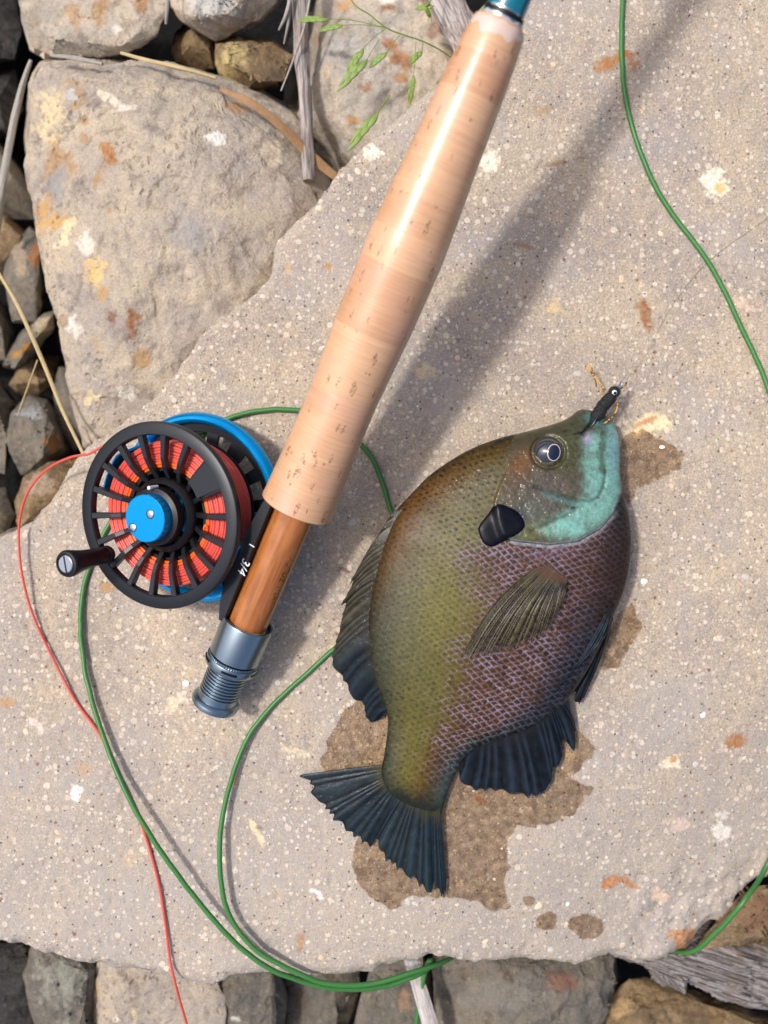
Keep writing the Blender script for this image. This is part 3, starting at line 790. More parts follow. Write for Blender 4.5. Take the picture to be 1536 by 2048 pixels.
M_cork = cork_mat(); M_varn = varnish_mat()
M_gun = simple('gunmetal', lin((150, 165, 174)), .3, metal=1.0)
M_gund = simple('gunmetal_dark', lin((52, 60, 66)), .3, metal=1.0)
M_teal = simple('teal_blank', lin((0, 104, 124)), .22, coat=.8)
M_silver = simple('silver_ring', lin((190, 196, 196)), .2, metal=1.0)
M_blackm = simple('black_anodised', lin((33, 36, 41)), .40, metal=.35, spec=.5)
M_blackp = simple('black_plastic', lin((17, 17, 19)), .45, spec=.35)
M_blue = simple('blue_anodised', lin((0, 160, 232)), .24, metal=.7, spec=.6)
M_red = simple('coral_line', lin((208, 80, 68)), .45, spec=.4)
M_orange = simple('orange_backing', lin((240, 96, 18)), .5)
M_white = simple('white_print', lin((235, 240, 245)), .5)
M_ink = simple('black_ink', lin((24, 14, 8)), .5)
M_screw = simple('screw_metal', lin((205, 208, 210)), .25, metal=1.0)
M_green = simple('green_line', lin((58, 114, 54)), .42, spec=.45, var=.15, vscale=.5)

s_cap0, s_cap1 = 0.0, s_at(436, 1394)
s_th1 = s_at(457, 1330); s_lk1 = s_at(464, 1311); s_hd0 = s_lk1 + .4; s_hd1 = s_at(494, 1242); s_ck0 = s_at(600, 1018); s_ck1 = s_at(1000, 44)
R_cap, R_th, R_lk, R_hd, R_wd = rad_at(2, 97), rad_at(15, 82), rad_at(25, 108), rad_at(30, 104), rad_at(50, 78)
v, f = lathe([(0, R_cap * .6), (.1, R_cap * .86), (.8, R_cap * .98), (1.8, R_cap), (2.8, R_cap * .98), (3.5, R_cap * .9), (3.8, R_th)], RA, rd, rw, ra)
mk('butt_cap', v, f, M_gun, rod)
prof = [(2.5, R_th), (5.5, R_th)]
npitch = 9; tl = s_th1 - 6.0
for i in range(npitch):
    b0 = 6.0 + tl * i / npitch; p_ = tl / npitch
    prof += [(b0, R_th), (b0 + p_ * .22, R_th + .06), (b0 + p_ * .45, R_th), (b0 + p_ * .6, R_th - .75), (b0 + p_ * .85, R_th - .75)]
prof += [(s_th1, R_th), (s_hd0 + 3, R_th)]
v, f = lathe(prof, RA, rd, rw, ra, 72); mk('threaded_barrel', v, f, M_gun, rod)
# locking ring: knurled, with slots
seg = 120; lk = s_lk1 - s_th1
prof = [(s_th1 - .6, R_th + .1), (s_th1 - .5, R_lk - 1.2), (s_th1 + .3, R_lk - .7), (s_th1 + .35, R_lk - .1), (s_th1 + .8, R_lk), (s_lk1 - 1.3, R_lk), (s_lk1 - .9, R_lk - .1), (s_lk1 - .85, R_lk - .5), (s_lk1, R_lk - .5), (s_lk1 + .1, R_th)]
v, f = lathe(prof, RA, rd, rw, ra, seg)
v = v.reshape(len(prof), seg, 3)
for ip in (2, 3, 7, 8):
    kk = np.where(np.arange(seg) % 2 == 0, 0, -.18)
    ctr = RA + rd * prof[ip][0]
    dv = v[ip] - ctr; v[ip] = ctr + dv * (1 + kk / prof[ip][1])[:, None]
lockring = mk('locking_ring', v.reshape(-1, 3), f, M_gun, rod)
for a0 in (62, 134, 206, 278, 350):
    pth = []
    for q in np.linspace(-17, 17, 9):
        a = math.radians(a0 + q)
        pth.append(RA + rd * ((s_th1 + s_lk1) / 2 - .2) + (R_lk - .12) * (math.cos(a) * rw + math.sin(a) * ra))
    v, f = tube(pth, .55, 8); mk('slot', v, f, M_gund, lockring)
v, f = lathe([(s_hd0, R_th), (s_hd0 + .05, R_hd - .6), (s_hd0 + .5, R_hd), (s_hd1 - .7, R_hd), (s_hd1 - .2, R_hd - .15), (s_hd1, R_hd - .5), (s_hd1 - .1, R_hd - 1.0), (s_hd1 - 2.0, R_hd - 1.2), (s_hd1 - 2.2, R_wd - .2)], RA, rd, rw, ra, 72, False)
mk('reel_hood', v, f, M_gun, rod)
v, f = lathe([(s_hd1 - 3, R_wd + .5), (s_hd1 - .9, R_wd + .5), (s_hd1 - .6, R_wd + .2), (s_hd1 - .6, R_wd - .1)], RA, rd, rw, ra, 72, False)
mk('hood_liner', v, f, M_silver, rod)
v, f = lathe([(s_hd1 - 3, R_wd), (s_ck0 + 1.0, R_wd * 1.01)], RA, rd, rw, ra, 72); spacer = mk('wood_spacer', v, f, M_varn, rod)

# printed name along the spacer, bent round it
def text_mesh(body, size, shear=0.0):
    c = bpy.data.curves.new('text', 'FONT'); c.body = body; c.size = size; c.align_x = 'CENTER'; c.align_y = 'CENTER'; c.shear = shear; c.resolution_u = 3
    o = bpy.data.objects.new('text', c); S.collection.objects.link(o)
    me = bpy.data.meshes.new_from_object(o.evaluated_get(bpy.context.evaluated_depsgraph_get()))
    v = A([tuple(q.co) for q in me.vertices]); f = [tuple(p.vertices) for p in me.polygons]
    bpy.data.objects.remove(o); bpy.data.meshes.remove(me); bpy.data.curves.remove(c)
    return v, f
v, f = text_mesh('ALTUENNAI', 4.2, .25)
wid = v[:, 0].max() - v[:, 0].min(); t0, t1 = s_at(594, 1105), s_at(556, 1198)
sc_ = abs(t0 - t1) / wid
# view direction decides which line of the cylinder shows near its right silhouette
vd = A([0, 0, D]) - (RA + rd * (t0 + t1) / 2); vd -= rd * vd.dot(rd); vd /= np.linalg.norm(vd)
side = np.cross(rd, vd); side /= np.linalg.norm(side)
phi = math.radians(46) - v[:, 1] * sc_ * .0 - v[:, 1] / (R_wd)
ss = (t0 + t1) / 2 - v[:, 0] * sc_
pos = RA + rd * ss[:, None] + (R_wd + .06) * (np.cos(phi - 0.05)[:, None] * side + np.sin(phi - 0.05)[:, None] * vd)
mk('lettering', pos, f, M_ink, spacer)

# cork rings
wy = [(1020, 150), (1000, 147), (900, 140), (850, 138), (785, 138), (640, 154), (500, 161), (420, 154), (300, 141), (195, 133), (100, 122), (60, 113), (43, 104)]
def axis_at_y(py):
    i = int(np.argmin(np.abs(_py - py))); return float(_s[i])
cs = A([axis_at_y(y + 0) for y, _ in wy]); cw = A([rad_at(axis_at_y(y), w) for y, w in wy])
o_ = np.argsort(cs); cs, cw = cs[o_], cw[o_]
def cork_r(s): return float(np.interp(s, cs, cw))
NR = 15
for i in range(NR):
    a0 = s_ck0 + (s_ck1 - s_ck0) * i / NR; a1 = s_ck0 + (s_ck1 - s_ck0) * (i + 1) / NR
    e0 = .9 if i == 0 else .015; e1 = 1.2 if i == NR - 1 else .015
    pf = [(a0, R_wd if i == 0 else cork_r(a0) - .5)] if True else []
    pf += [(a0 + .001, cork_r(a0) - e0), (a0 + .25 if i else a0 + .35, cork_r(a0) - e0 * .3)] + [(s, cork_r(s)) for s in np.linspace(a0 + .6, a1 - .6, 7)]
    pf += [(a1 - .25, cork_r(a1) - e1 * .3), (a1 - .001, cork_r(a1) - e1), (a1, 6.0 if i == NR - 1 else cork_r(a1) - .5)]
    v, f = lathe(pf, RA, rd, rw, ra, 96, False); mk('cork_ring', v, f, M_cork, rod)
# torn clear film round the front end of the grip
M_film, nt, b = NT('clear_film')
b.inputs['Base Color'].default_value = (.9, .92, .95, 1); b.inputs['Roughness'].default_value = .18; b.inputs['Alpha'].default_value = .3
seg = 96; V = []
for i, q in enumerate((-5.0, -3.2, -1.6, -.6, .15, .5)):
    for j in range(seg):
        a = j * 2 * math.pi / seg
        rg = .9 * math.sin(3 * a + 1) + .8 * math.sin(7 * a) + .5 * math.sin(13 * a + 2)
        sq = s_ck1 + q + (rg * .9 if i == 0 else rg * .35 if i == 5 else 0)
        rr = cork_r(min(sq, s_ck1 - .4)) - (1.0 if q > 0 else .35 if q > -1 else 0) + .16 + .10 * math.sin(11 * a + i)
        V.append(RA + rd * sq + rr * (math.cos(a) * rw + math.sin(a) * ra))
mk('clear_film', A(V), gridfaces(6, seg, True), M_film, rod)
rb = rad_at(s_ck1, 82)
v, f = lathe([(s_ck1 - .5, rb + 1.0), (s_ck1 + .8, rb + .9), (s_ck1 + 1.1, rb + .3), (s_ck1 + 1.1, rb - .5)], RA, rd, rw, ra, 64, False); mk('winding_check', v, f, M_silver, rod)
v, f = lathe([(s_ck1 + .6, rb + .35), (s_ck1 + 2.4, rb + .25), (s_ck1 + 2.5, rb - .2)], RA, rd, rw, ra, 64, False); mk('black_band', v, f, M_blackp, rod)
v, f = lathe([(s_ck1 + 2.45, rb + .3), (s_ck1 + 3.0, rb + .3), (s_ck1 + 3.1, rb - .2)], RA, rd, rw, ra, 64, False); mk('silver_band', v, f, M_silver, rod)
v, f = lathe([(s_ck1 - 2, rb), (s_ck1 + 30, rb * .93), (s_ck1 + 90, rb * .8), (s_ck1 + 300, rb * .6)], RA, rd, rw, ra, 64); mk('rod_blank', v, f, M_teal, rod)

# ------------------------------------------------------------------ reel
# the reel hangs from the seat; find where its centre sits so that the spool face shows at its pixel
FACE = 15.0                                             # spool face above the reel mid plane
best = None
for s in np.linspace(10, 90, 161):
    for d in np.linspace(30, 60, 121):
        c = RA + rd * s - rw * d + ra * FACE
        x, y = proj(*c); e = (x - 311) ** 2 + (y - 1034) ** 2
        if best is None or e < best[0]: best = (e, s, d)
_, s_reel, d_reel = best
RC = RA + rd * s_reel - rw * d_reel                      # reel centre, mid plane
fz = (RC + ra * FACE)[2]
RS = 186 * .2 * (D - fz) / D * 1.02                         # spool radius
RF = RS + 1.2
print('REEL', best, RC, RS, R_wd)
reel = thing('fly_reel', RC - A([0, 0, 20]), 'black and blue fly reel wound with coral red line', 'fishing reel')
def rp(r, ang, h): return RC + r * (math.cos(ang) * rw + math.sin(ang) * rd) + ra * h     # angle 0 points at the rod

def ringmesh(prof, seg=128):
    """revolved closed profile (r, h)"""
    a = np.arange(seg) * 2 * math.pi / seg
    v = np.stack([RC + r * (np.cos(a)[:, None] * rw + np.sin(a)[:, None] * rd) + ra * h for r, h in prof])
    m = len(prof); F = []
    for i in range(m):
        i2 = (i + 1) % m
        for j in range(seg):
            j2 = (j + 1) % seg
            F.append((i * seg + j, i * seg + j2, i2 * seg + j2, i2 * seg + j))
    return v.reshape(-1, 3), F

def rprism(pts, h0, h1, bev=.25):
    """prism over polygon of (r, angle) points"""
    n_ = len(pts)
    lo = [rp(r, a, h0) for r, a in pts]; hi = [rp(r, a, h1) for r, a in pts]
    F = [tuple(range(n_, 2 * n_)), tuple(range(n_))[::-1]] + [(i, (i + 1) % n_, n_ + (i + 1) % n_, n_ + i) for i in range(n_)]
    return A(lo + hi), F

rim_in = RS * .855
v, f = ringmesh([(rim_in, FACE - 2.6), (rim_in + .1, FACE - .5), (rim_in + .5, FACE), (RS - .7, FACE), (RS - .2, FACE - .3), (RS, FACE - .8), (RS, FACE - 2.8), (RS - .5, FACE - 3.2), (rim_in + .3, FACE - 3.2)])
spool = mk('spool', v, f, M_blackm, reel)
hub_r = RS * .40
v, f = ringmesh([(hub_r - 2.2, FACE - 8), (hub_r - 2.2, FACE - 2.5), (hub_r - 1.8, FACE - 2.2), (hub_r - .3, FACE - 3.6), (hub_r, FACE - 4.2), (hub_r, FACE - 9), (hub_r - 1, FACE - 14)])
mk('spool_hub', v, f, M_blackp, spool)
NS = 18; wedge = 10     # angle index of the counterweight
off = math.radians(8)
for k in range(NS):
    a = off + k * 2 * math.pi / NS
    # profile of a spoke: flat near the rim, then bending down to the hub
    prf = [(rim_in + .6, FACE - .5), (RS * .62, FACE - 1.3), (RS * .52, FACE - 2.6), (hub_r - .5, FACE - 6.0)]
    V = []; 
    for i, (r, h) in enumerate(prf):
        wd = 1.2 if i < 1 else .95
        t = rp(1, a + math.pi / 2, 0) - RC
        q = rp(r, a, h)
        ht = (2.6, 2.2, 2.6, 3.2)[i]
        V += [q - t * wd, q - t * wd * .75 + ra * .22, q + t * wd * .75 + ra * .22, q + t * wd, q + t * wd - ra * ht, q - t * wd - ra * ht]
    F = [tuple(int(z) for z in q) for q in gridfaces(4, 6, True)] + [(0, 1, 2, 3, 4, 5), (23, 22, 21, 20, 19, 18)]
    mk('spoke', A(V), F, M_blackm, spool, smooth=False)
# counterweight wedge facing the upper right
wa = off + 2 * 2 * math.pi / NS
pts = []
for q in np.linspace(0, 1, 7): pts.append((rim_in + .6, wa + (q - .0) * 2 * math.pi / NS))
for q in np.linspace(1, 0, 5): pts.append((RS * .56, wa + q * 2 * math.pi / NS))
v, f = rprism(pts, FACE - 2.4, FACE - .25); mk('counterweight', v, f, M_blackm, spool, smooth=False)
# rear flange of the spool and the arbor
v, f = ringmesh([(RS * .36, FACE - 23), (RS * .36, FACE - 24), (RS * .79, FACE - 24), (RS * .79, FACE - 23)]); mk('rear_flange', v, f, M_blackm, spool, smooth=False)
v, f = ringmesh([(RS * .47, FACE - 23), (RS * .47, FACE - 6.5), (RS * .505, FACE - 6.5), (RS * .505, FACE - 23)]); mk('arbor', v, f, M_blackp, spool)

def torus(r, h, mr, seg=96, ms=8, wob=0.0, seed=0):
    rr = np.random.default_rng(seed); V = []
    ph = rr.uniform(0, 6.28, 3)
    for j in range(seg):
        a = j * 2 * math.pi / seg
        dr = wob * (math.sin(2 * a + ph[0]) + .6 * math.sin(5 * a + ph[1])); dh = wob * (math.sin(3 * a + ph[2]) + .5 * math.sin(7 * a + ph[0]))
        for i in range(ms):
            b = i * 2 * math.pi / ms
            V.append(rp(r + dr + mr * math.cos(b), a, h + dh + mr * math.sin(b)))
    F = []
    for j in range(seg):
        j2 = (j + 1) % seg
        for i in range(ms):
            i2 = (i + 1) % ms
            F.append((j * ms + i, j2 * ms + i, j2 * ms + i2, j * ms + i2))
    return A(V), F
r0, r1 = RS * .535, RS * .775
nl = 8; mr = (r1 - r0) / nl * .56
parts = []; po = []
k = 0
for lay in range(3):
    for i in range(nl):
        r = r0 + (i + .5) * (r1 - r0) / nl; h = FACE - 6.0 - lay * 1.0 - (i % 2) * .25
        (po if i < 1 else parts).append(torus(r, h, mr, wob=.10, seed=k)); k += 1
for i in range(15):
    parts.append(torus(r1 - .3 + .25 * (i % 2), FACE - 7.5 - i * 1.02, mr * 1.05, wob=.12, seed=200 + i))
v, f = join(parts); mk('line_coil', v, f, M_red, reel)
po.append(torus(r0 - .5, FACE - 6.4, .5)); po.append(torus(r0 - .4, FACE - 7.6, .6))
v, f = join(po); backing = mk('backing_line', v, f, M_orange, reel)
kn = [tuple(rp(r0 + .2, .22 + .05 * math.sin(t * 2.2), FACE - 5.2 + .5 * math.cos(t)) + .5 * A([math.cos(t * 1.7), math.sin(t * 1.3), .3])) for t in np.linspace(0, 9, 40)]
v, f = tube(kn, .42, 7); mk('knot', v, f, M_orange, backing)
# blue cap with two screws
CT = FACE + 6.5; rc = RS * .25
v, f = ringmesh([(0.01, CT), (rc - .35, CT), (rc - .05, CT - .2), (rc, CT - .5), (rc, CT - 5.2), (rc + 1.2, CT - 5.6), (rc + 1.4, CT - 7), (0.01, CT - 7)], 96)
cap = mk('drag_cap', v, f, M_blue, reel)
v, f = ringmesh([(rc + .2, CT - 4.6), (rc + 1.9, CT - 5.2), (rc + 2.1, CT - 9), (rc + .2, CT - 9)], 96); mk('cap_collar', v, f, M_blackp, cap)
for (sx, sy) in ((300, 1028), (266, 1056)):
    # position on the cap plane
    bb = None
    for r in np.linspace(0, rc, 30):
        for a in np.linspace(0, 2 * math.pi, 90):
            x, y = proj(*rp(r, a, CT)); e = (x - sx) ** 2 + (y - sy) ** 2
            if bb is None or e < bb[0]: bb = (e, rp(r, a, CT))
    c = bb[1]
    v, f = lathe([(-.3, 1.75), (.03, 1.75)], c, ra, rw, rd, 24); mk('screw_recess', v, f, M_gund, cap)
    v, f = lathe([(-.2, 1.45), (.12, 1.45), (.25, 1.2)], c, ra, rw, rd, 24); sc1 = mk('screw', v, f, M_screw, cap)
    pts = []
    for q, (e1, e2) in enumerate(((rw + rd, rd - rw), (rd - rw, rw + rd))):
        e1 = e1 / np.linalg.norm(e1); e2 = e2 / np.linalg.norm(e2)
        z = c + ra * (.262 + q * .004)
        pts.append((A([z + e1 * .95 + e2 * .17, z - e1 * .95 + e2 * .17, z - e1 * .95 - e2 * .17, z + e1 * .95 - e2 * .17]), [(0, 1, 2, 3)]))
    # the two halves of the cross are one recess
# handle
hb = None
for a in np.linspace(0, 2 * math.pi, 360):
    x, y = proj(*rp(RS * .80, a, FACE + 22)); e = (x - 130) ** 2 + (y - 1128) ** 2
    if hb is None or e < hb[0]: hb = (e, a)
ha = hb[1]; hc = rp(RS * .80, ha, FACE)
pf = [(-1.2, 2.8), (0, 3.4), (1.0, 3.4), (1.6, 3.0), (4, 3.3), (9, 3.4), (14, 3.8), (18, 4.5), (20, 4.9), (21.3, 4.95), (22.0, 4.6), (22.2, 3.7), (21.9, 3.4)]
v, f = lathe(pf, hc, ra, rw, rd, 48); handle = mk('handle', v, f, M_blackp, reel)
v, f = lathe([(21.2, 3.2), (22.25, 3.2), (22.45, 2.9)], hc, ra, rw, rd, 36); scr = mk('handle_screw', v, f, M_screw, handle)
e1 = A([.12, -1, 0]); e1 = e1 - ra * e1.dot(ra); e1 /= np.linalg.norm(e1); e2 = np.cross(ra, e1)
z = hc + ra * 22.47
bx = [z + sx * e1 * 2.9 + sy * e2 * .34 + ra * q for q in (-.3, .02) for sx, sy in ((1, 1), (-1, 1), (-1, -1), (1, -1))]
mk('screw_slot', A(bx), [(4, 5, 6, 7), (3, 2, 1, 0), (0, 1, 5, 4), (1, 2, 6, 5), (2, 3, 7, 6), (3, 0, 4, 7)], M_blackp, handle, smooth=False)
pl = rp(RS * .33, ha + 2.2, FACE + .5); v, f = lathe([(-4, .7), (1.0, .7), (1.3, .4)], rp(RS * .31, math.radians(118), FACE + 2), ra, rw, rd, 16); mk('release_pin', v, f, M_white, reel)

# frame: blue outer ring, black ported back plate, blue arm and black foot
BK = FACE - 29.0
def arcprof(c_r, c_h, a_, b_, n_=14): return [(c_r + a_ * math.cos(t), c_h + b_ * math.sin(t)) for t in np.arange(n_) * 2 * math.pi / n_]
v, f = ringmesh(arcprof(RF - .5, BK + 2.0, 2.2, 3.2)); frame = mk('frame_ring', v, f, M_blue, reel)
v, f = ringmesh([(RF * .835, BK), (RF * .84, BK + 1.4), (RF - 2.0, BK + 1.8), (RF - 1.2, BK + 1.2), (RF - 1.2, BK)]); plate = mk('back_plate', v, f, M_blackm, reel)
v, f = ringmesh([(.01, BK), (.01, BK + 1.6), (RF * .46, BK + 1.6), (RF * .47, BK)]); mk('plate_hub', v, f, M_blackm, plate)
v, f = ringmesh([(.01, BK + 1.6), (.01, BK + 5), (RF * .30, BK + 4.6), (RF * .32, BK + 1.6)]); mk('drag_housing', v, f, M_blue, plate)
NB = 15
for k in range(NB):
    a = .1 + k * 2 * math.pi / NB; hw = .085 if k % 3 else .12
    v, f = rprism([(RF * .45, a - hw * 1.3), (RF * .845, a - hw), (RF * .845, a + hw), (RF * .45, a + hw * 1.3)], BK + .1, BK + 1.45); mk('plate_spoke', v, f, M_blackm, plate, smooth=False)
def arm(a0, a1, h0, h1, ra0, ra1, name, n_=20):
    V = []; 
    for q in np.linspace(a0, a1, n_):
        # ends of the arm are swept lower than its middle
        u = (q - a0) / (a1 - a0); hh = h0 + (h1 - h0) * min(1, 3.2 * min(u, 1 - u) + .25)
        for r, h in ((ra0, h0), (ra0, hh - .4), (ra0 + .3, hh), (ra1 - .3, hh), (ra1, hh - .4), (ra1, h0)): V.append(rp(r, q, h))
    F = [tuple(int(z_) for z_ in q) for q in gridfaces(n_, 6, True)] + [tuple(range(6)), tuple(range((n_ - 1) * 6, n_ * 6))[::-1]]
    return mk(name, A(V), F, M_blue, reel)
arm(math.radians(-48), math.radians(22), BK + 3, FACE - 7.5, RF - 5.2, RF - 3.8, 'frame_arm')
arm(math.radians(150), math.radians(205), BK + 3, FACE - 8, RF - 5.0, RF - 3.8, 'frame_arm')
for ad in (-8, -35):
    v, f = rprism([(RF - 4.4, math.radians(ad - 7)), (RF - 1, math.radians(ad - 5)), (RF - 1, math.radians(ad + 5)), (RF - 4.4, math.radians(ad + 7))], -6, 1.5); mk('arm_bridge', v, f, M_blue, reel, smooth=False)
# foot: long flat bar lying on the wood, thickest in its middle
e_in = d_reel - R_wd + .4
s0f, s1f = s_hd1 - 3 - s_reel, s_ck0 + 3 - s_reel
mid = s_at(520, 1130) - s_reel
pr_ = [(s0f, e_in), (s1f, e_in), (s1f, e_in - 2.6), (mid + 17, e_in - 4.4), (mid + 9, e_in - 5.4), (mid + 5, e_in - 6.4), (mid - 9, e_in - 6.6), (mid - 13, e_in - 5.8), (mid - 20, e_in - 4.2), (s0f, e_in - 2.0)]
def fp(s, w_, h): return RC + rd * s + rw * w_ + ra * h
FT, FBt = 6.2, -4.5
n_ = len(pr_)
bev = []
cx_, cy_ = np.mean([p_[0] for p_ in pr_]), np.mean([p_[1] for p_ in pr_])
lo = [fp(s, w_, FBt) for s, w_ in pr_]; h1_ = [fp(s, w_, FT - .5) for s, w_ in pr_]; h2_ = [fp(s + (cx_ - s) * .012, w_ + (cy_ - w_) * .06, FT) for s, w_ in pr_]
F = [tuple(range(2 * n_, 3 * n_)), tuple(range(n_))[::-1]]
for q in (0, 1):
    F += [(q * n_ + i, q * n_ + (i + 1) % n_, (q + 1) * n_ + (i + 1) % n_, (q + 1) * n_ + i) for i in range(n_)]
foot = mk('reel_foot', A(lo + h1_ + h2_), F, M_blackm, reel, smooth=False)
v, f = text_mesh('3/4', 5.2, .12)
# reads towards the butt, tops of the figures towards the rod
c0 = None
for s in np.linspace(s0f, s1f, 90):
    for w_ in np.linspace(e_in - 6.5, e_in, 40):
        x, y = proj(*fp(s, w_, FT)); e = (x - 488) ** 2 + (y - 1132) ** 2
        if c0 is None or e < c0[0]: c0 = (e, s, w_)
pos = A([fp(c0[1] - x_ * .95, c0[2] + y_ * .95, FT + .06) for x_, y_, _ in v])
mk('size_marking', pos, f, M_white, foot)
q0 = fp(c0[1] + 9.0, c0[2] - .2, FT + .05)
mk('index_mark', A([q0 - rw * 1.2, q0 + rw * 1.2, q0 + rw * 1.2 - rd * .4, q0 - rw * 1.2 - rd * .4]), [(0, 1, 2, 3)], M_white, foot, smooth=False)

# ------------------------------------------------------------------ lines
def line_path(pts, r, n_=10):
    """pts: px, py, lift above the slab (mm); or absolute z when a 4th value is given"""
    w_ = []
    for p_ in pts:
        if len(p_) == 4: w_.append(P(p_[0], p_[1], p_[3]))
        else: w_.append(SZ(p_[0], p_[1], p_[2] + r))
    return cr(w_, n_)
GR = 1.0
green = line_path([(1262, -200, 0), (1250, -80, 0), (1245, 30, 0), (1243, 110, 0), (1252, 200, 0), (1275, 290, 0), (1310, 372, 0), (1352, 440, 0), (1400, 500, 0), (1440, 565, 0), (1475, 640, 0), (1510, 715, 0), (1545, 800, 0),
    (1600, 1000, .5), (1640, 1250, .5), (1610, 1500, .5), (1560, 1660, 2), (1530, 1738, 3), (1490, 1800, 4, -6), (1440, 1858, 2, -12), (1380, 1905, 0, -24), (1310, 1890, 0, -42), (1180, 1870, 0, -46), (1040, 1870, 0, -44), (950, 1890, 0, -34), (885, 1924, 0, -14), (830, 1943, 0, -6),
    (740, 1968, 0, -2), (655, 1966, 0, 1.5), (580, 1940, 0, 4), (510, 1898, 0, 5), (462, 1838, 4.0), (443, 1770, 4.5), (438, 1700, 4.0), (446, 1620, 3.0), (468, 1540, 2.5), (500, 1470, 1.5), (545, 1410, .6), (600, 1360, .2), (660, 1305, 0),
    (730, 1240, 0), (790, 1140, 0), (792, 1060, 0), (777, 1005, .2), (758, 945, .4), (735, 905, .5), (700, 870, .5), (650, 838, .5), (600, 822, .5), (545, 820, .5), (490, 828, .4), (440, 845, .2), (380, 890, 0), (300, 960, 0), (225, 1040, 0), (188, 1110, 0),
    (168, 1175, .4), (161, 1240, 1), (165, 1310, 1.5), (178, 1380, 2), (205, 1465, 3), (235, 1545, 4), (275, 1625, 6), (330, 1715, 7), (395, 1800, 6), (465, 1880, 4, 6.5), (535, 1935, 0, 5), (610, 1966, 0, 1), (690, 1978, 0, -3), (770, 1972, 0, -8), (830, 1952, 0, -12), (862, 1935, 0, -18), (868, 1920, 0, -24),
    (855, 1925, 0, -28), (846, 1960, 0, -30), (838, 2010, 0, -32), (828, 2080, 0, -36), (815, 2180, 0, -42)], GR, 9)
kx = np.arange(len(green)) / 9.0
green = green + np.stack([.5 * fbm(kx, 0 * kx, 801, 4, .6), .5 * fbm(kx, 0 * kx, 805, 4, .6), .12 * fbm(kx, 0 * kx, 809, 3)], -1)
v, f = tube(green, GR, 12)
gl = mk('green_cord', v, f, M_green); tag(gl, 'thick green line looping round the reel and under the fish', 'fishing line')
RR = .52
red_pts = [tuple(rp(r1 + .4, math.radians(165), FACE - 12))]
red = line_path([(176, 909, 0, 12), (140, 915, 0, 8), (95, 938, 0, 2), (58, 980, 0, -3), (40, 1035, 0, -6), (38, 1095, 0, -7), (46, 1160, 0, -7), (66, 1230, 1.5), (100, 1305, 1), (150, 1400, .6), (200, 1470, .6), (235, 1545, .4), (262, 1600, .3),
    (285, 1655, .3), (304, 1715, .3), (320, 1780, .5), (331, 1850, .8), (340, 1920, 1.2), (350, 1965, 1.6), (360, 2003, 0, -1), (374, 2050, 0, -4), (395, 2120, 0, -10)], RR, 9)
start = cr(A([rp(r1, math.radians(110), FACE - 14), rp(RS + .5, math.radians(140), FACE - 14.5), red[0]]), 8)[:-1]
v, f = tube(np.concatenate([start, red]), RR, 8)
rl = mk('coral_line', v, f, M_red); tag(rl, 'thin coral red line trailing off the reel over the slab edge', 'fishing line')

#PART3
# ------------------------------------------------------------------ fish
ST_D = [(1188, 831), (1162, 819), (1134, 837), (1100, 850), (1049, 864), (1000, 876), (946, 896), (904, 919), (860, 950), (822, 988), (792, 1022), (770, 1068), (753, 1120), (742, 1180), (736, 1240), (739, 1300), (748, 1350), (763, 1390), (775, 1430), (774, 1470), (768, 1512), (762, 1545), (768, 1578), (790, 1614)]
ST_V = [(1203, 836), (1224, 841), (1235, 872), (1240, 905), (1239, 941), (1243, 980), (1256, 1028), (1261, 1070), (1260, 1110), (1255, 1148), (1244, 1189), (1228, 1225), (1208, 1271), (1184, 1322), (1160, 1362), (1131, 1403), (1098, 1431), (1050, 1459), (990, 1480), (940, 1505), (912, 1545), (893, 1590), (884, 1622), (866, 1656)]
H_ST = [2.6, 4.6, 6.4, 7.9, 9.3, 10.4, 11.3, 11.9, 12.3, 12.5, 12.5, 12.3, 11.8, 11.1, 10.2, 9.1, 8.0, 6.9, 5.9, 5.0, 4.3, 3.5, 2.2, .2]
ZC_ST = [9, 9.6, 10.2, 10.6, 11, 11.4, 11.7, 12, 12.2, 12.3, 12.3, 12.1, 11.6, 10.9, 10, 8.9, 7.8, 6.8, 5.8, 5.0, 4.4, 3.8, 3.2, 2.8]
NU, NV = 620, 440
u = np.linspace(0, 23, NU)
Dp = crs(ST_D, u); Vp = crs(ST_V, u)
hh = crs(A(H_ST)[:, None], u)[:, 0]; zc = crs(A(ZC_ST)[:, None], u)[:, 0]
# v: 0..1 upper side (dorsal -> ventral), 1..2 lower side back
vt = np.concatenate([np.linspace(0, 1, NV, endpoint=False), np.linspace(1, 2, 60, endpoint=False)])
NVT = len(vt)
th = np.where(vt <= 1, vt, 2 - vt)
t = (1 - np.cos(th * math.pi)) / 2
prof = np.sin(np.clip(th, 0, 1) * math.pi) ** .92
sgn = np.where(vt <= 1, 1, -1)
PX = Dp[:, :1] * (1 - t)[None] + Vp[:, :1] * t[None]
PY = Dp[:, 1:] * (1 - t)[None] + Vp[:, 1:] * t[None]
U = np.repeat(u[:, None], NVT, 1); T = np.repeat(t[None], NU, 0); UP = np.repeat((sgn > 0)[None], NU, 0)
Z = zc[:, None] + hh[:, None] * prof[None] * sgn[None]
# head is flatter on its cheek
x, y = unproj(PX, PY, zc[:, None])
# reference pixel of every point of the skin as it will be seen: used only to lay out markings
QX, QY = proj(x, y, Z)

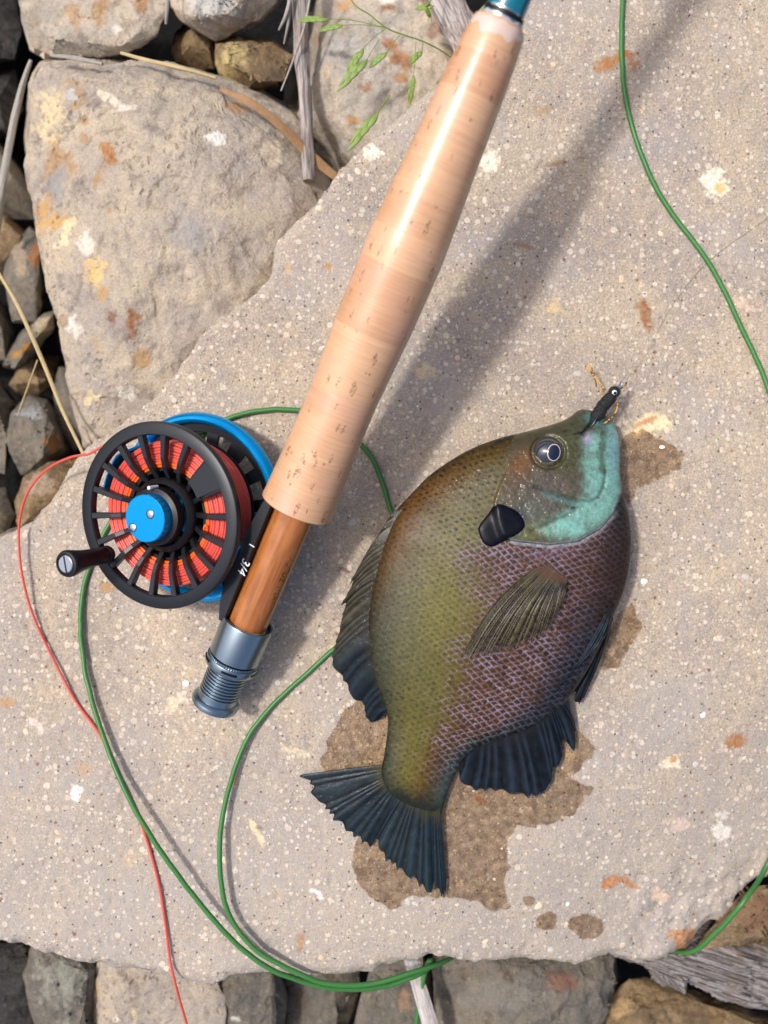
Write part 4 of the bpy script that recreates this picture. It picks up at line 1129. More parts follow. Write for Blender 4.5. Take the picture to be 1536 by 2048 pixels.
def pd(poly): return seg_dist(QX, QY, A(poly, float), False)
def psd(poly): return sdist(QX, QY, A(poly, float))
def blob(cx, cy, rx, ry, ang=0):
    a = math.radians(ang); dx = QX - cx; dy = QY - cy
    a1 = (dx * math.cos(a) + dy * math.sin(a)) / rx; a2 = (-dx * math.sin(a) + dy * math.cos(a)) / ry
    return np.exp(-(a1 * a1 + a2 * a2))
n1 = fbm(QX / 60, QY / 60, 201, 4); n2 = fbm(QX / 14, QY / 14, 211, 4, .6); n3 = fbm(QX / 4, QY / 4, 221, 3, .6)
def setc(C, m, col): 
    m = np.clip(m, 0, 1)[..., None]; return C * (1 - m) + lin(col) * m

# -- flank base colour by height on the body
stops = [0, .025, .07, .13, .22, .36, .5, .62, .75, .88, .95, 1]
cf = A([lin(q) for q in [(26, 27, 22), (42, 40, 27), (84, 66, 28), (102, 82, 40), (112, 104, 74), (126, 119, 80), (136, 124, 62), (120, 100, 54), (100, 74, 52), (76, 56, 54), (50, 41, 41), (32, 27, 27)]])
cb = A([lin(q) for q in [(26, 29, 25), (46, 48, 36), (68, 70, 52), (86, 82, 60), (102, 97, 62), (118, 110, 54), (116, 96, 42), (102, 72, 34), (80, 68, 50), (80, 92, 86), (72, 86, 86), (40, 48, 52)]])
wb = sstep(10.5, 15, U + n1 * 1.2)[..., None]
Tn = np.clip(T + n1 * .03, 0, 1)
C = np.stack([np.interp(Tn, stops, cf[:, k]) for k in range(3)], -1) * (1 - wb) + np.stack([np.interp(Tn, stops, cb[:, k]) for k in range(3)], -1) * wb
C = setc(C, blob(800, 1080, 28, 110, 22) * 1.0 + blob(880, 975, 26, 80, 50) * .85, (112, 72, 22))         # ochre band below the back
C = setc(C, blob(830, 1240, 70, 150, 5) * .6, (112, 112, 88))
C = setc(C, blob(880, 1180, 50, 160, 10) * .55, (142, 134, 58))
C = setc(C, blob(820, 1460, 30, 110, -4) * .6, (122, 114, 46))
# -- scales
ang = math.radians(14); sx_ = (QX * math.cos(ang) + QY * math.sin(ang)); sy_ = (-QX * math.sin(ang) + QY * math.cos(ang))
bend = 10 * np.sin(QY / 190.0)
sxx = sx_ + 5 * n1; syy = sy_ + bend + 4 * n1
def lattice(cw, ch):
    row = np.floor(syy / ch); fx = (sxx + (row % 2) * cw / 2) / cw; fy = syy / ch
    dx = np.abs(fx - np.floor(fx) - .5) * 2; dy = np.abs(fy - np.floor(fy) - .5) * 2
    # overlap with the neighbouring half-shifted rows makes lozenges
    return dx, dy, row, np.floor(fx)
sxx = sxx + 3.4 * n2; syy = syy + 3.0 * n2
p_ = sxx / 21.5 + syy / 13.2; q_ = sxx / 21.5 - syy / 13.2
fp_ = np.abs(p_ - np.floor(p_) - .5) * 2; fq_ = np.abs(q_ - np.floor(q_) - .5) * 2      # 0 centre, 1 edge
edge = np.maximum(fp_, fq_)
cell = _h(np.floor(p_), np.floor(q_), np.zeros_like(p_), 5)
net = sstep(.64, .97, edge + .22 * n3) * np.clip(.72 + .7 * n2 + .5 * n1 + .2 * cell, 0, 1)
core = 1 - sstep(.25, .7, edge + .15 * n3)
xb = np.interp(QY, [1060, 1085, 1110, 1150, 1200, 1245, 1290, 1350, 1420, 1490, 1560, 1620], [1060, 960, 905, 930, 965, 958, 930, 915, 885, 868, 855, 850])
belly = sstep(-48, 62, QX - xb + 34 * n2 + 26 * n1 + 34 * (cell - .5)) * sstep(21.5, 19.0, U)
vent = sstep(.72, .93, T + .05 * n2)
rust = lin((98, 64, 26))[None, None] * (1 - vent[..., None]) + lin((46, 44, 50))[None, None] * vent[..., None]
rust = rust * (.65 + .7 * cell[..., None])
breast = blob(1180, 1150, 90, 90)
rust = rust * (1 - .5 * breast[..., None]) + lin((84, 54, 34)) * .5 * breast[..., None]
lil = lin((148, 140, 164))[None, None] * (1 - vent[..., None]) + lin((76, 78, 92))[None, None] * vent[..., None]
lil = lil * (1 - .55 * breast[..., None]) + lin((96, 76, 74)) * .55 * breast[..., None]
grn = sstep(15.5, 18.5, U) * sstep(.55, .85, T)
lil = lil * (1 - .5 * grn[..., None]) + lin((112, 130, 122)) * .5 * grn[..., None]
bc = rust * (1 - net[..., None]) + lil * net[..., None]
tail_fade = 1 - .45 * sstep(17.5, 21, U)
C = C * (1 - (belly * tail_fade)[..., None]) + bc * (belly * tail_fade)[..., None]
# dark scale spots on the shoulder and faint scale texture on the olive flank
flank = (1 - belly)
sh = np.clip(blob(900, 1000, 120, 130, 0) * 1.1 + blob(960, 1120, 60, 60) * .9, 0, 1)
C = C * (1 - (flank * core * (.38 + .5 * sh) * (.3 + .9 * cell))[..., None])
C = C * (1 + (flank * net * .16)[..., None])
C = setc(C, blob(945, 1125, 42, 30, 20) * .55 * net, (160, 146, 164))
# purple breast near the throat
C = setc(C, sstep(.80, .97, T) * sstep(5, 8, U) * sstep(13, 9, U) * .8, (62, 42, 30))
C = setc(C, blob(1110, 1100, 60, 16, -10) * .4, (136, 114, 130))

# -- head
HEAD = [(1038, 850), (1110, 835), (1165, 805), (1250, 825), (1262, 960), (1243, 985), (1228, 1026), (1200, 1058), (1156, 1083), (1099, 1090), (1040, 1084), (1002, 1078), (990, 1040), (985, 1005), (998, 968), (1012, 938), (1016, 900)]
hs = psd(HEAD)
head = sstep(-3, 4, hs + 2 * n2)
hc_ = np.broadcast_to(lin((88, 82, 58)), C.shape).copy()
hc_ = setc(hc_, blob(1080, 868, 90, 24, -12) * .9, (70, 68, 44))
hc_ = setc(hc_, blob(1140, 858, 40, 30) * .7, (74, 76, 42))
hc_ = setc(hc_, blob(1040, 935, 26, 40, 30) * .95, (126, 82, 30))
hc_ = setc(hc_, blob(1140, 920, 34, 60) * .8, (92, 94, 56))
hc_ = setc(hc_, blob(1095, 975, 70, 34) * .75, (118, 106, 98))
hc_ = setc(hc_, blob(1055, 1035, 60, 34, -10) * .8, (116, 122, 112))
hc_ = setc(hc_, blob(1060, 1062, 50, 18, -8) * .8, (128, 132, 72))
hc_ = setc(hc_, blob(1000, 985, 18, 40) * .6, (130, 110, 76))
hc_ = setc(hc_, blob(1016, 1046, 34, 26, -20) * 1.3, (26, 32, 46))
TQ = [(1170, 880), (1188, 872), (1206, 868), (1224, 846), (1240, 862), (1246, 905), (1242, 985), (1228, 1028), (1195, 1056), (1150, 1074), (1100, 1076), (1078, 1058), (1118, 1034), (1152, 1014), (1172, 985), (1168, 940)]
tq = sstep(-20, 16, psd(TQ) + 6 * n2)
hc_ = setc(hc_, tq * (.82 + .14 * n2 + .2 * n1), (122, 172, 160))
hc_ = setc(hc_, tq * blob(1232, 900, 14, 60) * .7, (130, 176, 186))
hc_ = setc(hc_, tq * sstep(0.1, .6, n2) * .35, (78, 134, 122))
hc_ = setc(hc_, sstep(11, 2, pd([(1206, 868), (1203, 905), (1207, 945)]) + 5 * n2) * .7, (62, 72, 46))
hc_ = setc(hc_, blob(1185, 838, 20, 10, 30) * .9, (98, 170, 168))
hc_ = setc(hc_, blob(1162, 828, 16, 12) * .9, (80, 78, 58))
hc_ = setc(hc_, blob(1175, 878, 9, 12) * .9, (168, 160, 190))
hc_ = setc(hc_, sstep(4, 1.5, pd([(1069, 973), (1112, 988), (1153, 1000), (1181, 1003), (1197, 994), (1207, 973), (1211, 944)])) * .55, (60, 74, 66))
hc_ = setc(hc_, sstep(12, 1, pd([(1090, 988), (1130, 1003), (1160, 1010)]) + 3 * n2) * .45, (112, 168, 156))
hc_ = setc(hc_, sstep(4, 1.5, pd([(1062, 1062), (1110, 1040), (1150, 1022)])) * .5, (60, 64, 50))
hc_ = setc(hc_, blob(1146, 1016, 7, 4) * 1.0, (40, 50, 46))
hc_ = setc(hc_, blob(1160, 866, 8, 4) + blob(1130, 862, 5, 3), (40, 38, 30))
hc_ = hc_ * (1 + .16 * n2 + .05 * n3)[..., None]
C = C * (1 - head[..., None]) + hc_ * head[..., None]
# gill membrane: pale folds along the lower edge of the gill cover
low_ = sstep(1035, 1062, QY + .25 * (QX - 1150).clip(0)) * (QX > 1020)
C = setc(C, low_ * sstep(-9, -4, hs) * sstep(6, 1, hs) * .9, (184, 186, 190))
C = setc(C, low_ * sstep(2.2, .8, np.abs(hs - 0.5)) * .7, (84, 70, 84))
C = setc(C, sstep(3.5, 1, pd([(1185, 833), (1181, 850), (1168, 864), (1150, 868)])) * .85, (34, 34, 30))
# fine streaks, mottling and yellowish flecks
streak = fbm(sxx / 3.0, syy / 9.0, 231, 3, .6)
fleck = sstep(.25, .6, fbm(QX / 5, QY / 5, 241, 3, .6)) * flank * (1 - head)
C = C * (1 + .16 * n3[..., None] + .18 * n2[..., None] + (.26 * streak * (1 - head))[..., None])
C = setc(C, fleck * .25, (150, 142, 74))
C = setc(C, sstep(20.6, 22.2, U + .5 * n2), (40, 46, 38))
dk_ = .50 + .36 * tq * head + .14 * net * belly * (1 - head) - .12 * core * belly
C = C * dk_[..., None]
gl = C.mean(-1, keepdims=True); C = np.clip(gl + (C - gl) * 1.06, .003, .9)
WETM = np.clip(.10 + head * 1.0 + .5 * blob(1100, 1110, 60, 30) + .35 * blob(930, 960, 60, 30, -30) + .25 * sstep(.05, 0, T), 0, 1)

# -- relief
dz = (.16 * (1 - edge) * (.2 + .8 * belly)) * (1 - head) * sstep(21.5, 19, U)
step_ = sstep(-1.5, 5, hs) * np.exp(-np.clip(hs, 0, 400) / 70.0) * sstep(905, 985, QY)
dz = dz + 1.5 * step_
dz = dz - .7 * np.exp(-(pd([(1069, 973), (1112, 988), (1153, 1000), (1181, 1003), (1197, 994), (1207, 973), (1211, 944)]) / 4.0) ** 2)
dz = dz - .5 * np.exp(-(pd([(1062, 1062), (1110, 1040), (1150, 1022)]) / 5.0) ** 2)
dz = dz - 1.6 * np.exp(-(pd([(1190, 826), (1184, 848), (1168, 866)]) / 5.0) ** 2)
dz = dz - .8 * low_ * np.exp(-((hs + 6) / 3.0) ** 2) + .25 * low_ * np.sin(hs * 1.1) * np.exp(-(hs / 8) ** 2)
dz = dz - 1.2 * np.exp(-((np.hypot((QX - 1097) / 1.05, QY - 904) - 31) / 4.0) ** 2) + .15 * np.exp(-((np.hypot(QX - 1097, QY - 904) - 40) / 6.0) ** 2)
dz = dz + .10 * n3 * head + .35 * n2 * head * .5
dz = dz * prof[None] * UP
Zf = np.maximum(Z + dz, .25)
fx, fy = x, y
verts = np.stack([fx, fy, Zf], -1).reshape(-1, 3)
faces = gridfaces(NU, NVT, True)
tip = [tuple(range(NVT))[::-1], tuple(range((NU - 1) * NVT, NU * NVT))]
M_fish = tinted('fish_skin', .46, .75, .2, .12, 1.6, wetmask=True)
fish = thing('sunfish', P(1000, 1250, 0), 'olive deep-bodied sunfish with turquoise cheek and lilac scales, lying on its side', 'fish')
body = mk('body', verts, faces, M_fish, fish, col=np.concatenate([C, WETM[..., None]], -1).reshape(-1, 4))
# close snout and tail with fans
kd = kdtree.KDTree(NU // 4 * (NV // 4) + 10)
sel = []
for i in range(0, NU - 3, 4):
    for j in range(0, NV - 3, 4):
        sel.append((QX[i, j], QY[i, j], Zf[i, j]))
kd = kdtree.KDTree(len(sel))
for i, q in enumerate(sel): kd.insert((q[0], q[1], 0), i)
kd.balance()
def fz_at(px, py): return float(np.mean([sel[i][2] for _, i, _ in kd.find_n((px, py, 0), 3)]))

def solid(top, bot, n_, m_):
    """two grids (n*m) joined along their border"""
    N_ = n_ * m_
    F = gridfaces(n_, m_); F2 = gridfaces(n_, m_)[:, ::-1] + N_
    ring = [i * m_ for i in range(n_)] + [(n_ - 1) * m_ + j for j in range(1, m_)] + [i * m_ + m_ - 1 for i in range(n_ - 2, -1, -1)] + [j for j in range(m_ - 2, 0, -1)]
    R_ = A([(ring[i], ring[(i + 1) % len(ring)], ring[(i + 1) % len(ring)] + N_, ring[i] + N_) for i in range(len(ring))])[:, ::-1]
    return np.concatenate([top, bot]), np.concatenate([F, F2, R_])

M_fin = tinted('fin_membrane', .36, .14, .2, .15, 2.5)
M_pec = tinted('clear_fin', .36, .15, .3, .1, 2.5, alpha=True)

def fin(name, pairs, z0, z1, nray, cfun, amp=.35, bow=0.0, jag=.035, thick=.16, m=None, mat=None, nt_=40, seed=0, over=.06, clampz=True, zb=0.0):
    ns = nray * 10 + 1
    b = cr(A([q[0] for q in pairs], float), 1)
    sN = len(pairs) - 1
    s = np.linspace(0, sN, ns)
    B = crs([q[0] for q in pairs], s); Tt = crs([q[1] for q in pairs], s)
    tt = np.linspace(-over, 1, nt_)
    ph = s / sN * nray
    ph = ph + .45 * np.sin(ph * .83 + seed) + .3 * np.sin(ph * 2.1 + 2 * seed)
    ray = .5 + .5 * np.cos(2 * math.pi * ph)           # 1 on a ray
    r_ = np.random.default_rng(seed)
    jj = np.interp(ph, np.arange(nray + 2), r_.uniform(-jag, jag, nray + 2)) + jag * (ray - .5) * 1.6 + .6 * jag * fbm(ph * 1.7, ph * 0 + seed, 50 + seed, 3, .7)
    TT = tt[None] * (1 + jj[:, None] * (tt[None] > .5) * (tt[None] - .5) * 2)
    X_ = B[:, :1] + (Tt - B)[:, :1] * TT; Y_ = B[:, 1:] + (Tt - B)[:, 1:] * TT
    dirx, diry = (Tt - B)[:, :1], (Tt - B)[:, 1:]
    ln = np.hypot(dirx, diry) + 1e-6
    bw = np.interp(s / sN, np.linspace(0, 1, len(np.atleast_1d(bow))), np.atleast_1d(bow))[:, None] * np.sin(np.clip(TT, 0, 1) * math.pi)
    X_ = X_ - diry / ln * bw; Y_ = Y_ + dirx / ln * bw
    zz0 = np.interp(s / sN, np.linspace(0, 1, len(z0)), z0)[:, None]; zz1 = np.interp(s / sN, np.linspace(0, 1, len(z1)), z1)[:, None]
    Zs = zz0 + (zz1 - zz0) * TT + zb * np.sin(np.clip(TT, 0, 1) * math.pi)
    sub = .5 + .5 * np.cos(2 * math.pi * ph * 3)
    Zs = Zs + amp * (ray[:, None] - .5) * sstep(-.1, .4, TT) + amp * .25 * (sub[:, None] - .5) * sstep(.3, .9, TT)
    Zs = Zs + amp * .8 * fbm(X_ / 30, Y_ / 30, 300 + seed, 3)
    if clampz: Zs = np.maximum(Zs, .5)
    xx, yy = unproj(X_, Y_, Zs)
    top = np.stack([xx, yy, Zs], -1).reshape(-1, 3); bot = top - A([0, 0, thick])
    col = cfun(s[:, None] / sN + 0 * TT, TT, np.broadcast_to(ray[:, None], TT.shape), np.broadcast_to(sub[:, None], TT.shape), X_, Y_)
    V, F = solid(top, bot, ns, nt_)
    # keep faces outward whichever way the fan runs
    a_, b_, c_ = top[0], top[1], top[nt_]
    if np.cross(b_ - a_, c_ - a_)[2] < 0: F = F
    return mk(name, V, F, mat or M_fin, fish, col=np.concatenate([col.reshape(-1, col.shape[-1])] * 2))

def cmix(a, b, m): return a * (1 - m[..., None]) + b * m[..., None]
def dark_fin(base, ray_c, root, rootlen=.35):
    def fn(s, t_, ray, sub, X_, Y_):
        nn = fbm(X_ / 10, Y_ / 10, 31, 3)
        c = cmix(np.broadcast_to(lin(base), t_.shape + (3,)), np.broadcast_to(lin(ray_c), t_.shape + (3,)), np.clip(.75 * ray ** 2 + .25 * sub * sstep(.3, .9, t_) + .3 * nn, 0, 1))
        c = cmix(c, np.broadcast_to(lin(root), t_.shape + (3,)), (1 - sstep(0, rootlen, t_ + .12 * nn)) * .85)
        return np.clip(.62 * c * (1 - .25 * sstep(.85, 1.0, t_))[..., None], 0, 1)
    return fn

fin('tail_fin', [((764, 1530), (606, 1549)), ((768, 1540), (620, 1567)), ((772, 1550), (641, 1602)), ((780, 1558), (666, 1630)), ((790, 1567), (702, 1665)), ((799, 1575), (739, 1693)), ((808, 1582), (750, 1678)), ((820, 1588), (766, 1706)),
    ((833, 1596), (800, 1742)), ((846, 1602), (836, 1767)), ((857, 1607), (863, 1787)), ((866, 1611), (867, 1766)), ((873, 1614), (884, 1791)), ((880, 1616), (893, 1770))],
    [4.5, 5.2, 4.5], [1.6, 2.2, 1.4, 2.4, 1.2], 24, dark_fin((14, 24, 30), (40, 62, 72), (70, 66, 36), .3), amp=.12, bow=0, over=.22, seed=1, nt_=46)
def dors(s, t_, ray, sub, X_, Y_):
    c = dark_fin((44, 42, 32), (96, 90, 70), (46, 44, 30))(s, t_, ray, sub, X_, Y_)
    c2 = dark_fin((13, 20, 26), (38, 54, 64), (44, 46, 36))(s, t_, ray, sub, X_, Y_)
    return cmix(c, c2, sstep(.5, .72, s))
fin('dorsal_fin', [((800, 1020), (782, 1031)), ((793, 1042), (758, 1066)), ((786, 1062), (737, 1099)), ((779, 1082), (718, 1131)), ((771, 1103), (701, 1165)), ((766, 1112), (706, 1163)), ((763, 1128), (692, 1192)), ((758, 1150), (681, 1211)), ((755, 1160), (693, 1206)), ((752, 1178), (685, 1229)),
    ((750, 1200), (679, 1256)), ((747, 1225), (671, 1289)), ((746, 1255), (664, 1322)), ((747, 1285), (679, 1344)), ((750, 1310), (694, 1366)), ((756, 1340), (708, 1396)), ((763, 1366), (726, 1406)), ((771, 1388), (731, 1430)), ((779, 1410), (742, 1444)), ((784, 1428), (762, 1438))],
    [16, 15.5, 13.5, 10.5, 7], [15, 9, 6, 4, 2.6], 22, dors, amp=.26, bow=5, over=.25, jag=.03, seed=2)
fin('anal_fin', [((930, 1510), (917, 1541)), ((941, 1502), (922, 1564)), ((962, 1486), (946, 1576)), ((987, 1476), (986, 1581)), ((1012, 1466), (1026, 1587)), ((1036, 1456), (1066, 1594)), ((1055, 1447), (1090, 1585)), ((1071, 1438), (1102, 1560)), ((1086, 1429), (1109, 1540)), ((1095, 1422), (1123, 1522)),
    ((1103, 1416), (1127, 1480)), ((1111, 1410), (1147, 1499)), ((1119, 1404), (1150, 1464)), ((1124, 1400), (1150, 1447)), ((1130, 1396), (1143, 1412))],
    [5.5, 8, 11], [2, 2.6, 4.5], 17, dark_fin((9, 12, 17), (44, 56, 70), (38, 38, 40), .3), amp=.22, bow=-3, over=.25, seed=3)
def pect(s, t_, ray, sub, X_, Y_):
    nn = fbm(X_ / 9, Y_ / 9, 37, 3)
    c = cmix(np.broadcast_to(lin((52, 44, 24)), t_.shape + (3,)), np.broadcast_to(lin((118, 106, 70)), t_.shape + (3,)), np.clip(ray ** 3 * .9, 0, 1))
    c = cmix(c, np.broadcast_to(lin((32, 28, 20)), t_.shape + (3,)), sstep(.05, .45, nn) * .7)
    c = cmix(c, np.broadcast_to(lin((24, 22, 20)), t_.shape + (3,)), np.exp(-((t_ - .24) / .10) ** 2) * sstep(.25, .6, s) * .9)
    c = cmix(c, np.broadcast_to(lin((88, 62, 46)), t_.shape + (3,)), 1 - sstep(.03, .13, t_))
    al = np.clip(.30 + .6 * ray ** 2 + .6 * (1 - sstep(.2, .5, t_)), 0, 1) * (1 - .35 * sstep(.8, 1, t_))
    return np.concatenate([c * .7, al[..., None]], -1)
zb_ = fz_at(1105, 1145)
fin('pectoral_fin', [((1080, 1126), (927, 1303)), ((1088, 1132), (940, 1313)), ((1095, 1138), (963, 1313)), ((1103, 1144), (1003, 1297)), ((1112, 1150), (1044, 1286)), ((1120, 1154), (1077, 1272)), ((1128, 1157), (1100, 1254)), ((1135, 1158), (1122, 1217))],
    [zb_ + .3, zb_ + .3, zb_ + .2], [fz_at(935, 1300) + 1.2, fz_at(1000, 1290) + 1.2, fz_at(1060, 1275) + 1.3, fz_at(1115, 1220) + 1.6], 26, pect, amp=.16, bow=[17, 11, 6, 2, -2], over=.05, seed=4, mat=M_pec, clampz=False, zb=2.0, nt_=50)
fin('pelvic_fin', [((1210, 1226), (1103, 1393)), ((1213, 1228), (1112, 1380)), ((1216, 1231), (1135, 1352)), ((1218, 1236), (1166, 1323)), ((1218, 1244), (1194, 1290))],
    [fz_at(1205, 1228) + 1.0, fz_at(1212, 1235) + 1.0, fz_at(1214, 1244) + .8], [fz_at(1103, 1390) + 1.8, fz_at(1134, 1352) + 1.8, fz_at(1180, 1295) + 1.2], 6, dark_fin((9, 13, 18), (84, 106, 126), (30, 30, 34), .15), amp=1.1, bow=-7, over=.12, seed=5, clampz=False)  # light blue ray colour paints in the streak of highlight on this fin
fin('pelvic_fin', [((1214, 1240), (1145, 1372)), ((1216, 1245), (1150, 1392)), ((1218, 1250), (1156, 1409)), ((1220, 1252), (1171, 1388)), ((1222, 1252), (1187, 1348)), ((1223, 1250), (1206, 1299))],
    [12, 10, 8], [5, 4, 4], 6, dark_fin((14, 17, 22), (50, 56, 64), (36, 34, 36), .2), amp=.9, bow=-4, over=.12, seed=6)
# ear flap
M_flap = simple('flap_skin', lin((8, 10, 20)), .34, coat=0, spec=.12, var=.3)
FLAP = [(994, 1010), (977, 1030), (960, 1053), (961, 1070), (970, 1087), (985, 1093), (1004, 1085), (1038, 1066), (1050, 1050), (1038, 1026), (1012, 1012)]
zfl = fz_at(1000, 1050)
fpoly = cr(A([P(a_, b_, zfl + 1)[:2] for a_, b_ in FLAP]), 4, True)
xs = np.arange(fpoly[:, 0].min() - 1, fpoly[:, 0].max() + 1, .3); ys = np.arange(fpoly[:, 1].min() - 1, fpoly[:, 1].max() + 1, .3)
XX, YY = np.meshgrid(xs, ys, indexing='ij'); sdv = sdist(XX, YY, fpoly)
bx_, by_ = proj(XX, YY, zfl)
base_z = A([fz_at(a_, b_) for a_, b_ in zip(bx_.ravel(), by_.ravel())])
surf_z = base_z.reshape(XX.shape)
for _ in range(12):
    pz = np.pad(surf_z, 1, mode='edge'); surf_z = (pz[:-2, 1:-1] + pz[2:, 1:-1] + pz[1:-1, :-2] + pz[1:-1, 2:] + 2 * pz[1:-1, 1:-1]) / 6
gm = np.stack([XX.ravel(), YY.ravel(), np.ones(XX.size)], 1)
base_z = (gm @ np.linalg.lstsq(gm, base_z, rcond=None)[0]).reshape(XX.shape) + .7
ee = np.clip(sdv / 3.2, 0, 1)
ZZ = surf_z + .15 + .6 * np.sqrt(np.maximum(1 - (1 - ee) ** 2, 0)) + .1 - np.maximum(-sdv, 0) * 2
kp = sdv > -.5
ff = gridfaces(*XX.shape); ff = ff[kp.ravel()[ff].all(1)][:, ::-1]
us = np.zeros(XX.size, bool); us[ff.ravel()] = True; ix = np.cumsum(us) - 1
mk('ear_flap', np.stack([XX, YY, ZZ], -1).reshape(-1, 3)[us], ix[ff], M_flap, fish)
# eye
EC = (1097, 904); ez = fz_at(*EC)
def dome(name, px, py, rx, ry, z, h, mat, parent, ang=0, seg=48, rings=12, skirt=.8, tilt=0.0):
    V = []
    c = P(px, py, z); k = .2 * (D - z) / D
    a0 = math.radians(-ang)
    for i in range(rings + 1):
        q = i / rings * math.pi / 2
        for j in range(seg):
            a = j * 2 * math.pi / seg
            dx, dy = rx * k * math.cos(q) * math.cos(a), ry * k * math.cos(q) * math.sin(a)
            V.append(c + A([dx * math.cos(a0) - dy * math.sin(a0), dx * math.sin(a0) + dy * math.cos(a0), h * math.sin(q) - skirt * math.cos(q) - tilt * dx]))
    F = [tuple(int(z_) for z_ in q) for q in gridfaces(rings + 1, seg, True)]
    return mk(name, A(V), F, mat, parent)
M_iris = simple('eye_iris', lin((40, 46, 52)), .14, coat=1.0, var=.45, vscale=.35, spec=.8)
M_pup = simple('eye_pupil', lin((14, 22, 46)), .1, coat=1.0)
M_ring = simple('eye_ring', lin((196, 180, 178)), .25, coat=.6)
eye = dome('eye', 1097, 904, 30, 27, ez - .4, 3.2, M_iris, fish)
dome('iris_ring', 1108, 905, 13.9, 17.4, ez + 2.75, .2, M_ring, eye, 10, skirt=.3, tilt=.2)
dome('pupil', 1108, 905, 12.2, 15.6, ez + 2.82, .26, M_pup, eye, 10, skirt=.2, tilt=.2)

# ------------------------------------------------------------------ the fly in its mouth
fly = thing('fishing_fly', P(1200, 830, 12), 'black beaded fishing fly with barred tan legs hooked in the mouth', 'fishing lure')
M_fly = simple('black_chenille', lin((14, 18, 16)), .55, bump=1.0, vscale=2.5)
M_leg, nt, b = NT('barred_rubber')
co = mmcoord(nt)
wv = noise(nt, co, 1.1, 1).outputs[0]
nt.links.new(mixc(nt, ramp(nt, wv, .5, .56), L4(196, 150, 78), L4(70, 46, 22)), b.inputs['Base Color']); b.inputs['Roughness'].default_value = .45
pth = cr(A([P(1173, 862, 12.5), P(1184, 846, 14), P(1196, 828, 14.5), P(1210, 808, 14), P(1224, 792, 13.5)]), 14)
nn = len(pth); tt = np.linspace(0, 1, nn)
rad = .5 + 2.0 * sstep(0, .5, tt) - .2 * sstep(.8, 1, tt)
v, f = tube(pth, rad, 20)
vv = v.reshape(nn, 20, 3); ctr = vv.mean(1, keepdims=True)
lum = 1 + .16 * fbm(np.arange(nn)[:, None] / 2.2 + 0 * np.arange(20)[None], np.arange(20)[None] / 2.5 + 0 * np.arange(nn)[:, None], 41, 2)
vv = ctr + (vv - ctr) * lum[..., None]
mk('fly_body', vv.reshape(-1, 3), f, M_fly, fly)
def ball(name, c, r, mat, parent, seg=24, rings=14):
    V = []
    for i in range(rings + 1):
        q = -math.pi / 2 + i / rings * math.pi
        for j in range(seg):
            a = j * 2 * math.pi / seg; V.append(c + r * A([math.cos(q) * math.cos(a), math.cos(q) * math.sin(a), math.sin(q)]))
    return mk(name, A(V), gridfaces(rings + 1, seg, True), mat, parent)
M_bead = simple('black_bead', lin((16, 16, 18)), .12, coat=1.0)
bead = ball('bead_head', P(1229, 784, 13.5), 2.5, M_bead, fly)
ball('eye_spot', P(1229, 785, 15.3), 1.05, M_white, bead, 16, 10)
ball('eye_dot', P(1230, 786, 16.1), .62, M_blackp, bead, 12, 8)
v, f = tube(cr(A([P(1233, 778, 13.5), P(1238, 770, 13.2), P(1241, 765, 13), P(1244, 769, 13), P(1239, 774, 13)]), 6), .42, 8); mk('hook_eye', v, f, M_silver, fly)
for pts in ([(1214, 782, 13), (1204, 772, 12.5), (1190, 752, 12), (1184, 738, 11), (1178, 727, 10)], [(1208, 795, 13), (1198, 784, 12.5), (1192, 770, 12), (1188, 752, 12), (1170, 731, 9)],
            [(1232, 800, 13), (1235, 812, 14), (1228, 830, 15), (1208, 848, 15.5), (1186, 866, 14)], [(1240, 778, 13), (1250, 772, 13), (1253, 765, 12.5), (1250, 768, 12)]):
    v, f = tube(cr(A([P(*q) for q in pts]), 7), .34, 7); mk('rubber_leg', v, f, M_leg, fly)
fib = []
fr_ = np.random.default_rng(17)
for k in range(70):
    i = int(fr_.integers(6, nn - 2)); c_ = pth[i]; dr_ = fr_.standard_normal(3); dr_[2] = abs(dr_[2]) * .6; dr_ /= np.linalg.norm(dr_)
    bk = pth[max(i - 8, 0)] - pth[i]; bk /= np.linalg.norm(bk)
    p0 = c_ + dr_ * rad[i] * .8; p1 = p0 + dr_ * .7 + bk * .7; p2 = p1 + dr_ * .35 + bk * fr_.uniform(.6, 2.0)
    fib.append(tube(A([p0, p1, p2]), A([.10, .08, .03]), 4))
v, f = join(fib); hk = mk('hackle', v, f, M_fly, fly); hk['kind'] = 'stuff'
v, f = tube(cr(A([P(1208, 815, 16), P(1194, 836, 16.6), P(1184, 852, 16.2), P(1174, 866, 14.5), P(1180, 872, 13)]), 8), .36, 8); mk('hook', v, f, M_gund, fly)
M_tip, nt, b = NT('clear_tippet')
b.inputs['Base Color'].default_value = L4(150, 140, 96); b.inputs['Roughness'].default_value = .15; b.inputs['Alpha'].default_value = .55
v, f = tube(cr(A([P(1242, 766, 13), SZ(1262, 735, 6), SZ(1300, 690, 2), SZ(1345, 610, 1), SZ(1420, 520, .4), SZ(1560, 420, .4)]), 10), .09, 6)
tp = mk('tippet', v, f, M_tip); tag(tp, 'hair-thin clear tippet running from the fly across the slab', 'fishing line')

